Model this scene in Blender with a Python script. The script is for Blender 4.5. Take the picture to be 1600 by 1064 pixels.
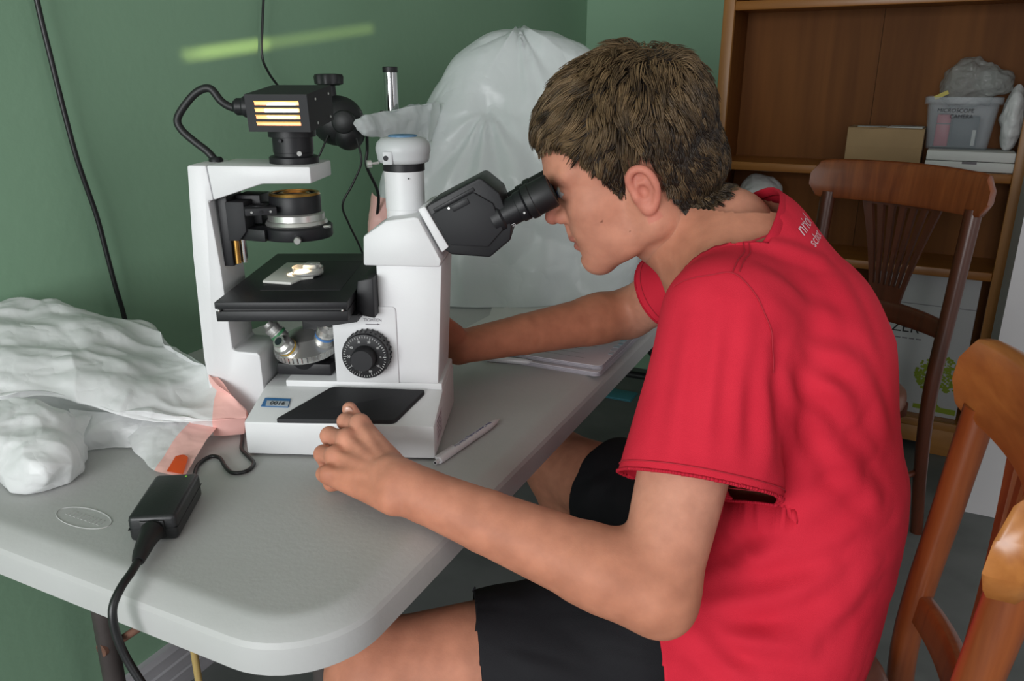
import bpy, bmesh, math, random
import numpy as np
from mathutils import Vector, Matrix

for o in list(bpy.data.objects):
    bpy.data.objects.remove(o, do_unlink=True)
SC = bpy.context.scene
COL = SC.collection

# ---------------------------------------------------------------- camera, world, light, exposure
cam_d = bpy.data.cameras.new('camera')
cam_d.sensor_fit = 'HORIZONTAL'
cam_d.sensor_width = 36.0
cam_d.lens = 36.0 * 1225.0 / 1600.0
cam_d.clip_start = 0.02
cam = bpy.data.objects.new('camera', cam_d)
COL.objects.link(cam)
cam.location = (0, 0, 1.22)
cam.rotation_euler = (math.radians(90 - 18.5), 0, 0)
SC.camera = cam

wd = bpy.data.worlds.new('world'); SC.world = wd
wd.use_nodes = True
wd.node_tree.nodes['Background'].inputs[0].default_value = (0.93, 0.97, 1.0, 1)
wd.node_tree.nodes['Background'].inputs[1].default_value = 0.36

def area(name, loc, target, sx, sy, power, col=(1, 1, 1), spread=180):
    L = bpy.data.lights.new(name, 'AREA'); L.shape = 'RECTANGLE'
    L.size = sx; L.size_y = sy; L.energy = power; L.color = col
    L.spread = math.radians(spread)
    o = bpy.data.objects.new(name, L); COL.objects.link(o)
    o.location = loc
    o.rotation_euler = (Vector(target) - Vector(loc)).to_track_quat('-Z', 'Y').to_euler()
    return o
# daylight through the window behind and to the left of the photographer
area('window_daylight', (-1.25, -1.75, 1.30), (0.15, 1.15, 0.90), 1.7, 1.3, 58, (0.98, 0.99, 1.0))
# second, smaller opening to the right of the photographer
area('doorway_daylight', (2.4, -1.5, 1.5), (0.6, 1.3, 0.8), 0.9, 1.7, 9, (1.0, 0.97, 0.93))
# thin slit of light on the green wall, drawn by added narrow lamps
# (placed below, once the wall's frame is known)

vs = SC.view_settings
vs.view_transform = 'Standard'; vs.look = 'None'; vs.gamma = 1.0
vs.use_curve_mapping = False
vs.exposure = 0.3

# ---------------------------------------------------------------- helpers
def lin(h):
    if not isinstance(h, str): return tuple(h)
    h = h.lstrip('#'); out = []
    for i in (0, 2, 4):
        c = int(h[i:i+2], 16) / 255.0
        out.append(c / 12.92 if c <= 0.04045 else ((c + 0.055) / 1.055) ** 2.4)
    return tuple(out)

MATS = {}
def mat(name, col, rough=0.5, metal=0.0, spec=0.5, var=0.0, vscale=8.0, bump=0.0, bscale=60.0,
        trans=0.0, alpha=1.0, sss=0.0, emit=None, estr=0.0, coat=0.0, stretch=None, col2=None, vdetail=4.0):
    m = bpy.data.materials.new(name); m.use_nodes = True
    nt = m.node_tree; N = nt.nodes; L = nt.links
    b = N['Principled BSDF']
    c = lin(col)
    b.inputs['Base Color'].default_value = (*c, 1)
    b.inputs['Roughness'].default_value = rough
    b.inputs['Metallic'].default_value = metal
    b.inputs['Specular IOR Level'].default_value = spec
    b.inputs['Transmission Weight'].default_value = trans
    b.inputs['Alpha'].default_value = alpha
    b.inputs['Coat Weight'].default_value = coat
    if sss:
        b.inputs['Subsurface Weight'].default_value = sss
        b.inputs['Subsurface Radius'].default_value = (0.012, 0.005, 0.003)
        b.inputs['Subsurface Scale'].default_value = 1.0
    if emit:
        b.inputs['Emission Color'].default_value = (*lin(emit), 1)
        b.inputs['Emission Strength'].default_value = estr
    tc = N.new('ShaderNodeTexCoord'); mp = N.new('ShaderNodeMapping')
    L.new(tc.outputs['Object'], mp.inputs[0])
    if stretch: mp.inputs['Scale'].default_value = stretch
    if var or col2:
        nz = N.new('ShaderNodeTexNoise'); nz.inputs['Scale'].default_value = vscale
        nz.inputs['Detail'].default_value = vdetail
        L.new(mp.outputs[0], nz.inputs['Vector'])
        mx = N.new('ShaderNodeMix'); mx.data_type = 'RGBA'
        rp = N.new('ShaderNodeMapRange'); rp.inputs[1].default_value = 0.3; rp.inputs[2].default_value = 0.7
        L.new(nz.outputs['Fac'], rp.inputs[0]); L.new(rp.outputs[0], mx.inputs['Factor'])
        if col2:
            c0, c1 = c, lin(col2)
        else:
            c0 = tuple(min(1, x * (1 + var)) for x in c); c1 = tuple(x * (1 - var) for x in c)
        mx.inputs['A'].default_value = (*c0, 1); mx.inputs['B'].default_value = (*c1, 1)
        L.new(mx.outputs['Result'], b.inputs['Base Color'])
    if bump:
        nb = N.new('ShaderNodeTexNoise'); nb.inputs['Scale'].default_value = bscale
        nb.inputs['Detail'].default_value = 6
        L.new(mp.outputs[0], nb.inputs['Vector'])
        bp = N.new('ShaderNodeBump'); bp.inputs['Strength'].default_value = bump
        bp.inputs['Distance'].default_value = 0.002
        L.new(nb.outputs['Fac'], bp.inputs['Height']); L.new(bp.outputs[0], b.inputs['Normal'])
    MATS[name] = m
    return m

def wood_mat(name, c0, c1, rough, axis, scale=14.0, coat=0.2):
    # grain runs along `axis` (0,1,2) of the object
    m = bpy.data.materials.new(name); m.use_nodes = True
    nt = m.node_tree; N = nt.nodes; L = nt.links; b = N['Principled BSDF']
    tc = N.new('ShaderNodeTexCoord'); mp = N.new('ShaderNodeMapping')
    s = [scale, scale, scale]; s[axis] = scale * 0.07
    mp.inputs['Scale'].default_value = s
    L.new(tc.outputs['Object'], mp.inputs[0])
    n1 = N.new('ShaderNodeTexNoise'); n1.inputs['Scale'].default_value = 1.6; n1.inputs['Detail'].default_value = 8
    n1.inputs['Distortion'].default_value = 1.2
    L.new(mp.outputs[0], n1.inputs['Vector'])
    n2 = N.new('ShaderNodeTexNoise'); n2.inputs['Scale'].default_value = 9.0; n2.inputs['Detail'].default_value = 3
    L.new(mp.outputs[0], n2.inputs['Vector'])
    ad = N.new('ShaderNodeMath'); ad.operation = 'MULTIPLY_ADD'
    L.new(n2.outputs['Fac'], ad.inputs[0]); ad.inputs[1].default_value = 0.35; L.new(n1.outputs['Fac'], ad.inputs[2])
    rp = N.new('ShaderNodeMapRange'); rp.inputs[1].default_value = 0.45; rp.inputs[2].default_value = 0.9
    L.new(ad.outputs[0], rp.inputs[0])
    mx = N.new('ShaderNodeMix'); mx.data_type = 'RGBA'
    mx.inputs['A'].default_value = (*lin(c0), 1); mx.inputs['B'].default_value = (*lin(c1), 1)
    L.new(rp.outputs[0], mx.inputs['Factor']); L.new(mx.outputs['Result'], b.inputs['Base Color'])
    b.inputs['Roughness'].default_value = rough; b.inputs['Coat Weight'].default_value = coat
    b.inputs['Coat Roughness'].default_value = 0.25
    MATS[name] = m
    return m

class B:
    """collects shapes into one bmesh"""
    def __init__(s): s.bm = bmesh.new()
    def _bev(s, geom_edges, w, seg):
        if w > 0:
            bmesh.ops.bevel(s.bm, geom=geom_edges, offset=w, segments=seg, profile=0.5, affect='EDGES', clamp_overlap=True)
    def box(s, lo, hi, bev=0.0, seg=2, M=None):
        lo = Vector(lo); hi = Vector(hi)
        r = bmesh.ops.create_cube(s.bm, size=1.0)
        vs_ = r['verts']; c = (lo + hi) / 2; d = hi - lo
        for v in vs_: v.co = Vector((v.co.x * d.x, v.co.y * d.y, v.co.z * d.z)) + c
        if M is not None:
            for v in vs_: v.co = M @ v.co
        es = list({e for v in vs_ for e in v.link_edges})
        s._bev(es, bev, seg)
        return s
    def prism(s, poly, a, b, axis='y', bev=0.0, seg=2, M=None):
        """poly in the two other axes, extruded from a to b along axis"""
        def P(u, v, w):
            return Vector({'x': (w, u, v), 'y': (u, w, v), 'z': (u, v, w)}[axis])
        v0 = [s.bm.verts.new(P(u, v, a)) for u, v in poly]
        v1 = [s.bm.verts.new(P(u, v, b)) for u, v in poly]
        n = len(poly); fs = []
        fs.append(s.bm.faces.new(v0)); fs.append(s.bm.faces.new(v1[::-1]))
        for i in range(n):
            fs.append(s.bm.faces.new([v0[i], v1[i], v1[(i+1) % n], v0[(i+1) % n]]))
        bmesh.ops.recalc_face_normals(s.bm, faces=fs)
        if M is not None:
            for v in v0 + v1: v.co = M @ v.co
        if bev:
            es = list({e for f in fs for e in f.edges})
            s._bev(es, bev, seg)
        return s
    def lathe(s, prof, n=32, M=None, cap=True):
        rings = []
        for r, z in prof:
            ring = []
            for i in range(n):
                t = 2 * math.pi * i / n
                p = Vector((r * math.cos(t), r * math.sin(t), z))
                ring.append(s.bm.verts.new(M @ p if M is not None else p))
            rings.append(ring)
        for a, b in zip(rings, rings[1:]):
            for i in range(n):
                s.bm.faces.new([a[i], a[(i+1) % n], b[(i+1) % n], b[i]])
        if cap:
            s.bm.faces.new(rings[0][::-1]); s.bm.faces.new(rings[-1])
        return s
    def cyl(s, p0, p1, r0, r1=None, n=24, bev=0.0):
        p0 = Vector(p0); p1 = Vector(p1); d = p1 - p0; L = d.length
        q = d.to_track_quat('Z', 'Y').to_matrix().to_4x4()
        r1 = r0 if r1 is None else r1
        Mx = Matrix.Translation(p0) @ q
        if bev:
            pr = [(max(r0 - bev, 1e-4), 0), (r0, bev), (r1, L - bev), (max(r1 - bev, 1e-4), L)]
        else:
            pr = [(r0, 0), (r1, L)]
        return s.lathe(pr, n, Mx)
    def ell(s, c, r, M=None, u=24, v=14):
        x = bmesh.ops.create_uvsphere(s.bm, u_segments=u, v_segments=v, radius=1.0)
        for k in x['verts']:
            p = Vector((k.co.x * r[0], k.co.y * r[1], k.co.z * r[2]))
            if M is not None: p = M @ p
            k.co = p + Vector(c)
        return s
    def tube(s, pts, r, n=10, smooth=8, rads=None):
        P = catmull(pts, smooth) if smooth else [Vector(p) for p in pts]
        m = len(P); rings = []
        up = Vector((0.123, 0.31, 0.94)).normalized()
        t0 = (P[1] - P[0]).normalized(); nrm = (up - t0 * up.dot(t0)).normalized()
        for i in range(m):
            t = (P[min(i+1, m-1)] - P[max(i-1, 0)]).normalized()
            nrm = (nrm - t * nrm.dot(t)).normalized(); bi = t.cross(nrm)
            rr = r if rads is None else rads[0] + (rads[1] - rads[0]) * i / (m - 1)
            rings.append([s.bm.verts.new(P[i] + (nrm * math.cos(2*math.pi*k/n) + bi * math.sin(2*math.pi*k/n)) * rr) for k in range(n)])
        for a, b in zip(rings, rings[1:]):
            for i in range(n):
                s.bm.faces.new([a[i], a[(i+1) % n], b[(i+1) % n], b[i]])
        s.bm.faces.new(rings[0][::-1]); s.bm.faces.new(rings[-1])
        return s
    def grid(s, G, close_u=False):
        """G: rows x cols of points"""
        V = [[s.bm.verts.new(p) for p in row] for row in G]
        for i in range(len(V) - 1):
            c = len(V[i])
            for j in range(c if close_u else c - 1):
                s.bm.faces.new([V[i][j], V[i][(j+1) % c], V[i+1][(j+1) % c], V[i+1][j]])
        return s
    def obj(s, name, m, parent=None, smooth=35, loc=None):
        bmesh.ops.recalc_face_normals(s.bm, faces=s.bm.faces[:])
        me = bpy.data.meshes.new(name); s.bm.to_mesh(me); s.bm.free()
        return link(name, me, m, parent, smooth)

def catmull(pts, k):
    P = [Vector(p) for p in pts]; out = []
    for i in range(len(P) - 1):
        a = P[i-1] if i > 0 else P[i] * 2 - P[i+1]
        b, c = P[i], P[i+1]
        d = P[i+2] if i + 2 < len(P) else P[i+1] * 2 - P[i]
        for j in range(k):
            t = j / k
            out.append(0.5 * ((2*b) + (c-a)*t + (2*a-5*b+4*c-d)*t*t + (3*b-a-3*c+d)*t*t*t))
    out.append(P[-1]); return out

def link(name, me, m, parent=None, smooth=35):
    if smooth:
        me.polygons.foreach_set('use_smooth', [True] * len(me.polygons))
        if smooth < 180: me.set_sharp_from_angle(angle=math.radians(smooth))
    o = bpy.data.objects.new(name, me)
    COL.objects.link(o)
    if m is not None: me.materials.append(MATS[m] if isinstance(m, str) else m)
    if parent is not None: o.parent = parent
    return o

def pymesh(name, V, Fq, m, parent=None, smooth=180):
    me = bpy.data.meshes.new(name)
    V = np.asarray(V, np.float32); Fq = np.asarray(Fq, np.int32)
    n, k = Fq.shape
    me.vertices.add(len(V)); me.vertices.foreach_set('co', V.ravel())
    me.loops.add(n * k); me.loops.foreach_set('vertex_index', Fq.ravel())
    me.polygons.add(n)
    me.polygons.foreach_set('loop_start', np.arange(0, n * k, k, dtype=np.int32))
    me.update(calc_edges=True); me.validate()
    return link(name, me, m, parent, smooth)

def tag(o, label=None, cat=None, group=None, kind=None):
    if label: o['label'] = label
    if cat: o['category'] = cat
    if group: o['group'] = group
    if kind: o['kind'] = kind
    return o

def thing(name, label, cat, loc=(0, 0, 0), rz=0.0, group=None):
    o = bpy.data.objects.new(name, None); COL.objects.link(o)
    o.empty_display_size = 0.05
    o.location = loc; o.rotation_euler = (0, 0, rz)
    return tag(o, label, cat, group)

def text(name, s, size, m, parent, M, extrude=0.0002, shear=0.0):
    cu = bpy.data.curves.new(name, 'FONT'); cu.body = s; cu.size = size
    cu.align_x = 'CENTER'; cu.align_y = 'CENTER'; cu.extrude = extrude; cu.shear = shear
    t = bpy.data.objects.new(name + '_tmp', cu); COL.objects.link(t)
    dg = bpy.context.evaluated_depsgraph_get()
    me = bpy.data.meshes.new_from_object(t.evaluated_get(dg))
    bpy.data.objects.remove(t, do_unlink=True); bpy.data.curves.remove(cu)
    me.transform(M); me.name = name
    me.materials.clear()
    return link(name, me, m, parent, 0)

def frame(o, ex, ey, ez):
    return Matrix(((ex[0], ey[0], ez[0], o[0]), (ex[1], ey[1], ez[1], o[1]), (ex[2], ey[2], ez[2], o[2]), (0, 0, 0, 1)))

def rz(a): return Matrix.Rotation(a, 4, 'Z')
# ---------------------------------------------------------------- materials of the setting
def wall_paint(name, col, c2, bump=0.25):
    m = mat(name, col, rough=0.55, spec=0.3, col2=c2, vscale=2.2, bump=bump, bscale=45)
    return m
wall_paint('green_paint', '#89ab90', '#82a489')
mat('white_paint', '#b9b6b8', rough=0.6, var=0.04, vscale=3, bump=0.1)
mat('ceiling_paint', '#d8d6d0', rough=0.8, var=0.03)
mat('concrete', '#6e706f', rough=0.75, col2='#595c5b', vscale=5, bump=0.15, bscale=30)
mat('trim_wood', '#a8a6ab', rough=0.55, var=0.12, vscale=6, stretch=(6, 0.4, 6), bump=0.15, bscale=20)
WY = math.radians(26.5)
WN = Vector((math.cos(WY), -math.sin(WY), 0)); WT = Vector((math.sin(WY), math.cos(WY), 0))
def W(n, t, z): return WN * n + WT * t + Vector((0, 0, z))
MW = frame((0, 0, 0), WN, WT, (0, 0, 1))      # wall frame: x out of the left wall, y along it
HC = 2.6; TB = 3.17; XR = 2.6
def setp(name, m, lo, hi):
    b = B(); b.box(lo, hi); o = b.obj(name, m, None, 0); o.matrix_world = MW
    tag(o, kind='structure'); return o
setp('floor', 'concrete', (-1.4, -3.2, -0.1), (XR, TB, 0.0))
setp('wall_left', 'green_paint', (-1.36, -3.2, 0.0), (-1.245, TB + 0.12, HC))
setp('wall_back', 'green_paint', (-1.36, TB, 0.0), (XR, TB + 0.12, HC))
setp('ceiling', 'ceiling_paint', (-1.4, -3.2, HC), (XR, TB + 0.12, HC + 0.08))
# white return wall to the right of the bookcase
setp('wall_right', 'white_paint', (0.285, 2.43, 0.0), (XR, 2.60, HC))
# baseboard with two grooves along the green wall
b = B()
b.prism([(-1.245, 0), (-1.218, 0), (-1.218, 0.035), (-1.222, 0.037), (-1.222, 0.062), (-1.227, 0.064), (-1.227, 0.088), (-1.233, 0.1), (-1.245, 0.102)], -3.2, TB, 'y')
o = b.obj('baseboard_left', 'trim_wood', None, 20); o.matrix_world = MW; tag(o, kind='structure')

# slit of light on the green wall, from narrow lamps added behind the camera
def slit(t0, t1, energy):
    z0 = 1.258 + (t0 - 1.11)*0.131; z1 = 1.258 + (t1 - 1.11)*0.131
    a = W(-1.245, t0, z0); c = W(-1.245, t1, z1)
    mid = (a + c) / 2; src = mid + (WN * 1.9 - WT * 1.2 + Vector((0, 0, 0.25)))
    L = bpy.data.lights.new('wall_streak_light', 'AREA'); L.shape = 'RECTANGLE'
    L.size = (c - a).length * 0.78; L.size_y = 0.004; L.energy = energy; L.color = (1.0, 0.88, 0.32); L.spread = math.radians(1.0)
    o = bpy.data.objects.new('wall_streak_light', L); COL.objects.link(o)
    z = (src - mid).normalized(); x = (c - a); x = (x - z * x.dot(z)).normalized(); y = z.cross(x)
    o.matrix_world = frame(src, x, y, z)
slit(1.11, 1.36, 0.009)
slit(1.13, 1.75, 0.011)
# ---------------------------------------------------------------- folding table
mat('table_plastic', '#b6b6b6', rough=0.5, spec=0.4, col2='#adadac', vscale=5, bump=0.12, bscale=160, vdetail=8)
mat('leg_steel', '#57504f', rough=0.45, metal=0.5, var=0.2, vscale=14)
mat('black_steel', '#202224', rough=0.45, metal=0.2)
mat('rust', '#6b4a3c', rough=0.8, var=0.3, vscale=40)
TA = math.radians(25.5)
TABLE = thing('folding_table', 'grey plastic folding table under the microscope', 'table', (0, 0, 0), -TA)
X0, X1, Y0, Y1, TZ = -1.147, -0.397, 0.43, 2.26, 0.74
def rrect(x0, x1, y0, y1, r, n=10):
    out = []
    for cx, cy, a0 in ((x1 - r, y1 - r, 0), (x0 + r, y1 - r, 90), (x0 + r, y0 + r, 180), (x1 - r, y0 + r, 270)):
        for i in range(n + 1):
            a = math.radians(a0 + 90 * i / n); out.append((cx + r * math.cos(a), cy + r * math.sin(a)))
    return out
b = B(); rows = []
for ins, z in ((0.012, 0.6915), (0.004, 0.690), (0.0, 0.693), (-0.001, 0.712), (0.000, 0.722), (0.0025, 0.7275), (0.007, 0.7308), (0.020, 0.7372), (0.024, 0.7390), (0.029, 0.7398), (0.034, TZ)):
    rows.append([Vector((x, y, z)) for x, y in rrect(X0 + ins, X1 - ins, Y0 + ins, Y1 - ins, 0.10 - ins, 12)])
b.grid(rows, close_u=True)
b.bm.verts.ensure_lookup_table()
n = len(rows[0])
b.bm.faces.new([b.bm.verts[i] for i in range(n)][::-1]); b.bm.faces.new([b.bm.verts[(len(rows)-1)*n + i] for i in range(n)])
b.obj('table_top', 'table_plastic', TABLE, 17)
# embossed oval mark near the short edge
b = B(); N = 48
for (ra, rb) in ((0.041, 0.017),):
    b.tube([(-0.786 + ra*math.cos(2*math.pi*i/N), 0.502 + rb*math.sin(2*math.pi*i/N), TZ) for i in range(N+1)], 0.0008, 6, 0)
for k in range(9):
    x = -0.812 + k * 0.0065
    b.box((x, 0.498, TZ - 0.0005), (x + 0.0035, 0.507, TZ + 0.0005))
b.obj('moulded_mark', 'table_plastic', TABLE, 30)
for ysgn, yy in ((1, 0.70), (-1, 1.95)):
    for x in (-1.085, -0.455):
        if ysgn == 1 and x > -0.6: xx = -0.62
        else: xx = x
        b = B(); b.tube([(xx, yy, 0.69), (xx - 0.003, yy - 0.005 * ysgn, 0.35), (xx - 0.006, yy - 0.01 * ysgn, 0.012)], 0.0175, 14, 4)
        b.obj('leg', 'leg_steel' if ysgn == 1 else 'black_steel', TABLE, 60)
        b = B(); b.cyl((xx - 0.006, yy - 0.01*ysgn, 0.0), (xx - 0.006, yy - 0.01*ysgn, 0.03), 0.021, n=14)
        b.obj('foot_cap', 'black_steel', TABLE, 40)
    b = B(); b.cyl((-1.085, yy, 0.12), (-0.62 if ysgn == 1 else -0.455, yy, 0.12), 0.011, n=12); b.obj('crossbar', 'leg_steel' if ysgn == 1 else 'black_steel', TABLE, 60)
    b = B(); b.box((-1.075, yy - 0.004, 0.318), (-1.062, yy + 0.004, 0.326))
    b.tube([(-1.08, yy + 0.012, 0.31), (-0.98, yy + 0.10 * ysgn, 0.39), (-0.85, yy + 0.25 * ysgn, 0.52), (-0.77, yy + 0.38 * ysgn, 0.69)], 0.007, 8, 3)
    b.obj('brace', 'rust' if ysgn == 1 else 'black_steel', TABLE, 60)
b = B(); b.tube([(-0.50, 1.72, 0.69), (-0.49, 1.80, 0.60), (-0.455, 1.95, 0.45)], 0.011, 10, 4); b.obj('brace', 'black_steel', TABLE, 60)
b = B(); b.tube([(-0.62, 1.95, 0.452), (-0.455, 1.95, 0.452)], 0.010, 10, 0); b.obj('crossbar', 'black_steel', TABLE, 60)
b = B(); b.cyl((-1.085, 0.678, 0.312), (-1.085, 0.684, 0.312), 0.012, n=12); b.obj('bolt', 'rust', TABLE, 40)

def TL(x, y, z=TZ): return Vector((x * math.cos(TA) + y * math.sin(TA), -x * math.sin(TA) + y * math.cos(TA), z))
# ---------------------------------------------------------------- inverted microscope
mat('scope_white', '#d6d6d8', rough=0.42, var=0.02, vscale=20, bump=0.08, bscale=500)
mat('scope_black', '#1b1b1e', rough=0.45, bump=0.05, bscale=300, spec=0.35)
mat('scope_black_matt', '#242427', rough=0.62, spec=0.35)
mat('rubber_black', '#141416', rough=0.5)
mat('chrome', '#d8d8d8', rough=0.14, metal=1.0)
mat('satin_metal', '#cfcecb', rough=0.32, metal=0.85)
mat('brass', '#b58a4a', rough=0.3, metal=1.0)
mat('lens_glass', '#0c1020', rough=0.05, coat=1.0)
mat('pale_grey_plastic', '#b9bbbd', rough=0.45)
mat('blue_sticker', '#3f6f9c', rough=0.5, col2='#6d8fae', vscale=160)
mat('tape_blue', '#2f6aa0', rough=0.5)
mat('tape_grey', '#a9b0b8', rough=0.5)
mat('ink_black', '#1a1a1c', rough=0.6)
mat('ink_grey', '#6f6a70', rough=0.6)
mat('ink_white', '#d8d8d8', rough=0.6)
mat('label_paper', '#c9bfc6', rough=0.6)
mat('clear_acrylic', '#f4f4f4', rough=0.05, trans=0.85)
mat('slide_white', '#cfcfca', rough=0.35)
mat('bulb_glow', '#ffd9a8', emit='#ffdcc0', estr=9)
mat('lamp_inner', '#b07a50', rough=0.5, emit='#ffa878', estr=1.8)
MSY = math.radians(-3.5)
MS = thing('inverted_microscope', 'white inverted microscope with black binocular eyepieces on the grey table', 'microscope', (-0.354, 0.946, 0.7405), MSY)
SW, SB, SM = 'scope_white', 'scope_black', 'scope_black_matt'
YF, YB, YC = 0.085, 0.185, 0.135

# base: sloped front apron and raised plinth
b = B(); b.prism([(0, 0.003), (0, 0.05), (0.085, 0.068), (0.19, 0.068), (0.19, 0.003)], 0.0, 0.2535, 'x', bev=0.0035)
base = b.obj('base', SW, MS, 30)
b = B(); b.box((0.030, 0.085, 0.06), (0.252, 0.19, 0.0765), 0.002); b.obj('plinth', SW, base, 30)
for px_ in (0.02, 0.23):
    for py_ in (0.02, 0.165):
        b = B(); b.cyl((px_, py_, 0), (px_, py_, 0.004), 0.012, n=14); b.obj('rubber_foot', 'rubber_black', base, 30)
# black tray pad lying on the apron
def slope(x, y, h=0.0): return Vector((x, y, 0.0505 + y * 0.018 / 0.085 + h))
pad = [(0.043, -0.001), (0.098, 0.076), (0.231, 0.074), (0.201, 0.003)]
b = B()
lo = [b.bm.verts.new(slope(x, y, 0.0)) for x, y in pad]; hi = [b.bm.verts.new(slope(x, y, 0.0055)) for x, y in pad]
b.bm.faces.new(lo); b.bm.faces.new(hi[::-1])
for i in range(4): b.bm.faces.new([lo[i], lo[(i+1)%4], hi[(i+1)%4], hi[i]])
bmesh.ops.recalc_face_normals(b.bm, faces=b.bm.faces[:])
vert_e = [e for e in b.bm.edges if (e.verts[0] in lo) != (e.verts[1] in lo)]
bmesh.ops.bevel(b.bm, geom=vert_e, offset=0.005, segments=4, profile=0.5, affect='EDGES')
top_e = [e for e in b.bm.edges if all(abs(v.co.z - (0.0505 + v.co.y*0.018/0.085 + 0.0055)) < 1e-5 for v in e.verts)]
bmesh.ops.bevel(b.bm, geom=top_e, offset=0.0015, segments=2, profile=0.5, affect='EDGES')
b.obj('black_pad', 'scope_black_matt', base, 30)
# inventory sticker
b = B(); b.prism([(0.012, 0.033), (0.050, 0.032), (0.047, 0.052), (0.011, 0.053)], 0, 0.0006, 'z')
for v in b.bm.verts: v.co = slope(v.co.x, v.co.y, v.co.z + 0.0003)
st = b.obj('sticker', 'tape_blue', base, 0)
b = B(); b.prism([(0.018, 0.0345), (0.049, 0.0338), (0.0475, 0.0455), (0.016, 0.046)], 0, 0.0006, 'z')
for v in b.bm.verts: v.co = slope(v.co.x, v.co.y, v.co.z + 0.0008)
b.obj('sticker_strip', 'tape_grey', base, 0)
ex = Vector((1, -0.02, 0)).normalized(); ey = Vector((0, 1, 0.21)).normalized()
text('sticker_number', '0016', 0.0105, 'ink_black', base, frame(slope(0.033, 0.0395, 0.0018), ex, ey, ex.cross(ey)))
# label plate on the right flank
b = B(); b.box((0.2530, 0.015, 0.018), (0.2542, 0.060, 0.052), 0.0003); pl = b.obj('flank_label', 'label_paper', base, 0)
for k in range(5):
    b = B(); b.box((0.2541, 0.020, 0.023 + k*0.006), (0.2544, 0.055 - 0.006*(k % 2), 0.0245 + k*0.006)); b.obj('label_line', 'ink_grey', base, 0)

# left column and lamp arm
b = B(); b.prism([(-0.073, 0.3725), (-0.0475, 0.3725), (-0.043, 0.327), (-0.050, 0.3265), (-0.044, 0.238), (-0.041, 0.121), (-0.036, 0.118), (-0.007, 0.1165), (-0.003, 0.112), (-0.002, 0.004), (-0.080, 0.004), (-0.0845, 0.107), (-0.081, 0.253)], YF, YF + 0.078, 'y', bev=0.003)
col_ = b.obj('column', SW, MS, 30)
b = B(); b.prism([(-0.047, 0.3725), (0.0895, 0.3715), (0.0895, 0.350), (0.024, 0.349), (-0.043, 0.3275)], YF, YF + 0.095, 'y', bev=0.0025)
arm = b.obj('lamp_arm', SW, MS, 30)
b = B(); b.lathe([(0.0095, 0), (0.0095, 0.003), (0.007, 0.006), (0.006, 0.006)], 20, Matrix.Translation((-0.055, YC, 0.3725))); b.obj('cable_grommet', SB, col_, 40)
# lamp collar
LC = Matrix.Translation((0.053, YC, 0.3715))
b = B(); b.lathe([(0.0325, 0), (0.0325, 0.008), (0.0305, 0.0095), (0.0255, 0.0095), (0.0255, 0.014), (0.0265, 0.0145), (0.0265, 0.034), (0.031, 0.0345), (0.031, 0.043)], 40, LC)
col2 = b.obj('lamp_collar', SB, MS, 30)
b = B(); b.cyl((0.068, 0.112, 0.386), (0.0705, 0.105, 0.386), 0.0032, n=12); b.obj('set_screw', 'satin_metal', col2, 40)
b = B(); b.cyl((0.046, 0.1095, 0.402), (0.046, 0.1055, 0.402), 0.0022, n=12); b.obj('set_screw', 'scope_black_matt', col2, 40)

# lamp house: a sheet metal box with four louvre slots
LH = Matrix.Translation((0.0525, 0.09, 0.4145)) @ rz(math.radians(-2)) @ Matrix.Rotation(math.radians(6), 4, 'X')
hx, hd, hz = 0.0405, 0.098, 0.046
b = B()
b.box((-hx, 0.002, 0), (-hx + 0.0015, hd, hz), M=LH); b.box((hx - 0.0015, 0.002, 0), (hx, hd, hz), M=LH)
b.box((-hx + 0.0015, 0.002, hz - 0.0015), (hx - 0.0015, hd, hz), M=LH)
b.box((-hx + 0.0015, 0.002, 0), (hx - 0.0015, hd, 0.0015), M=LH); b.box((-hx, hd, 0), (hx, hd + 0.0015, hz), M=LH)
house = b.obj('lamp_house', SM, MS, 30)
b = B()
SLZ = [0.0095, 0.0180, 0.0265, 0.0350]; sh = 0.0044
b.box((-hx, 0, 0), (-0.029, 0.0016, hz), M=LH); b.box((0.029, 0, 0), (hx, 0.0016, hz), M=LH)
zz = [0.0] + [q for s_ in SLZ for q in (s_ - sh/2, s_ + sh/2)] + [hz]
for k in range(0, len(zz), 2): b.box((-0.029, 0, zz[k]), (0.029, 0.0016, zz[k+1]), M=LH)
b.obj('slotted_front_panel', SM, house, 30)
for s_ in SLZ:
    b = B(); b.box((-0.029, -0.0006, s_ + sh/2 - 0.0003), (0.029, 0.0012, s_ + sh/2 + 0.0010), M=LH); b.obj('louvre_lip', 'brass', house, 0)
b = B(); b.box((-0.034, 0.012, 0.006), (0.034, 0.0135, 0.040), M=LH); b.obj('glow_plate', 'lamp_inner', house, 0)  # plate emits its own glow in place of reflected bulb light
b = B(); b.cyl(LH @ Vector((-0.018, 0.0095, 0.0245)), LH @ Vector((0.022, 0.0095, 0.0245)), 0.0085, n=16, bev=0.003); b.obj('halogen_bulb', 'bulb_glow', house, 40)
for q in ((0.3, 0.8), (0.3, 0.15), (0.85, 0.8), (0.85, 0.15)):
    b = B(); p = LH @ Vector((hx, hd*q[0], hz*q[1])); b.cyl(p, p + Vector((0.0012, 0, 0)), 0.0018, n=10); b.obj('screw', 'satin_metal', house, 40)
b = B(); b.lathe([(0.012, 0), (0.0140, 0.003), (0.0140, 0.022), (0.0128, 0.024), (0.0112, 0.0245), (0.0112, 0.033), (0.008, 0.037)], 24, frame(LH @ Vector((-hx, 0.05, 0.024)), (0, 1, 0), (0, 0, 1), (-1, 0, 0)))
b.obj('cable_gland', SB, house, 30)
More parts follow.
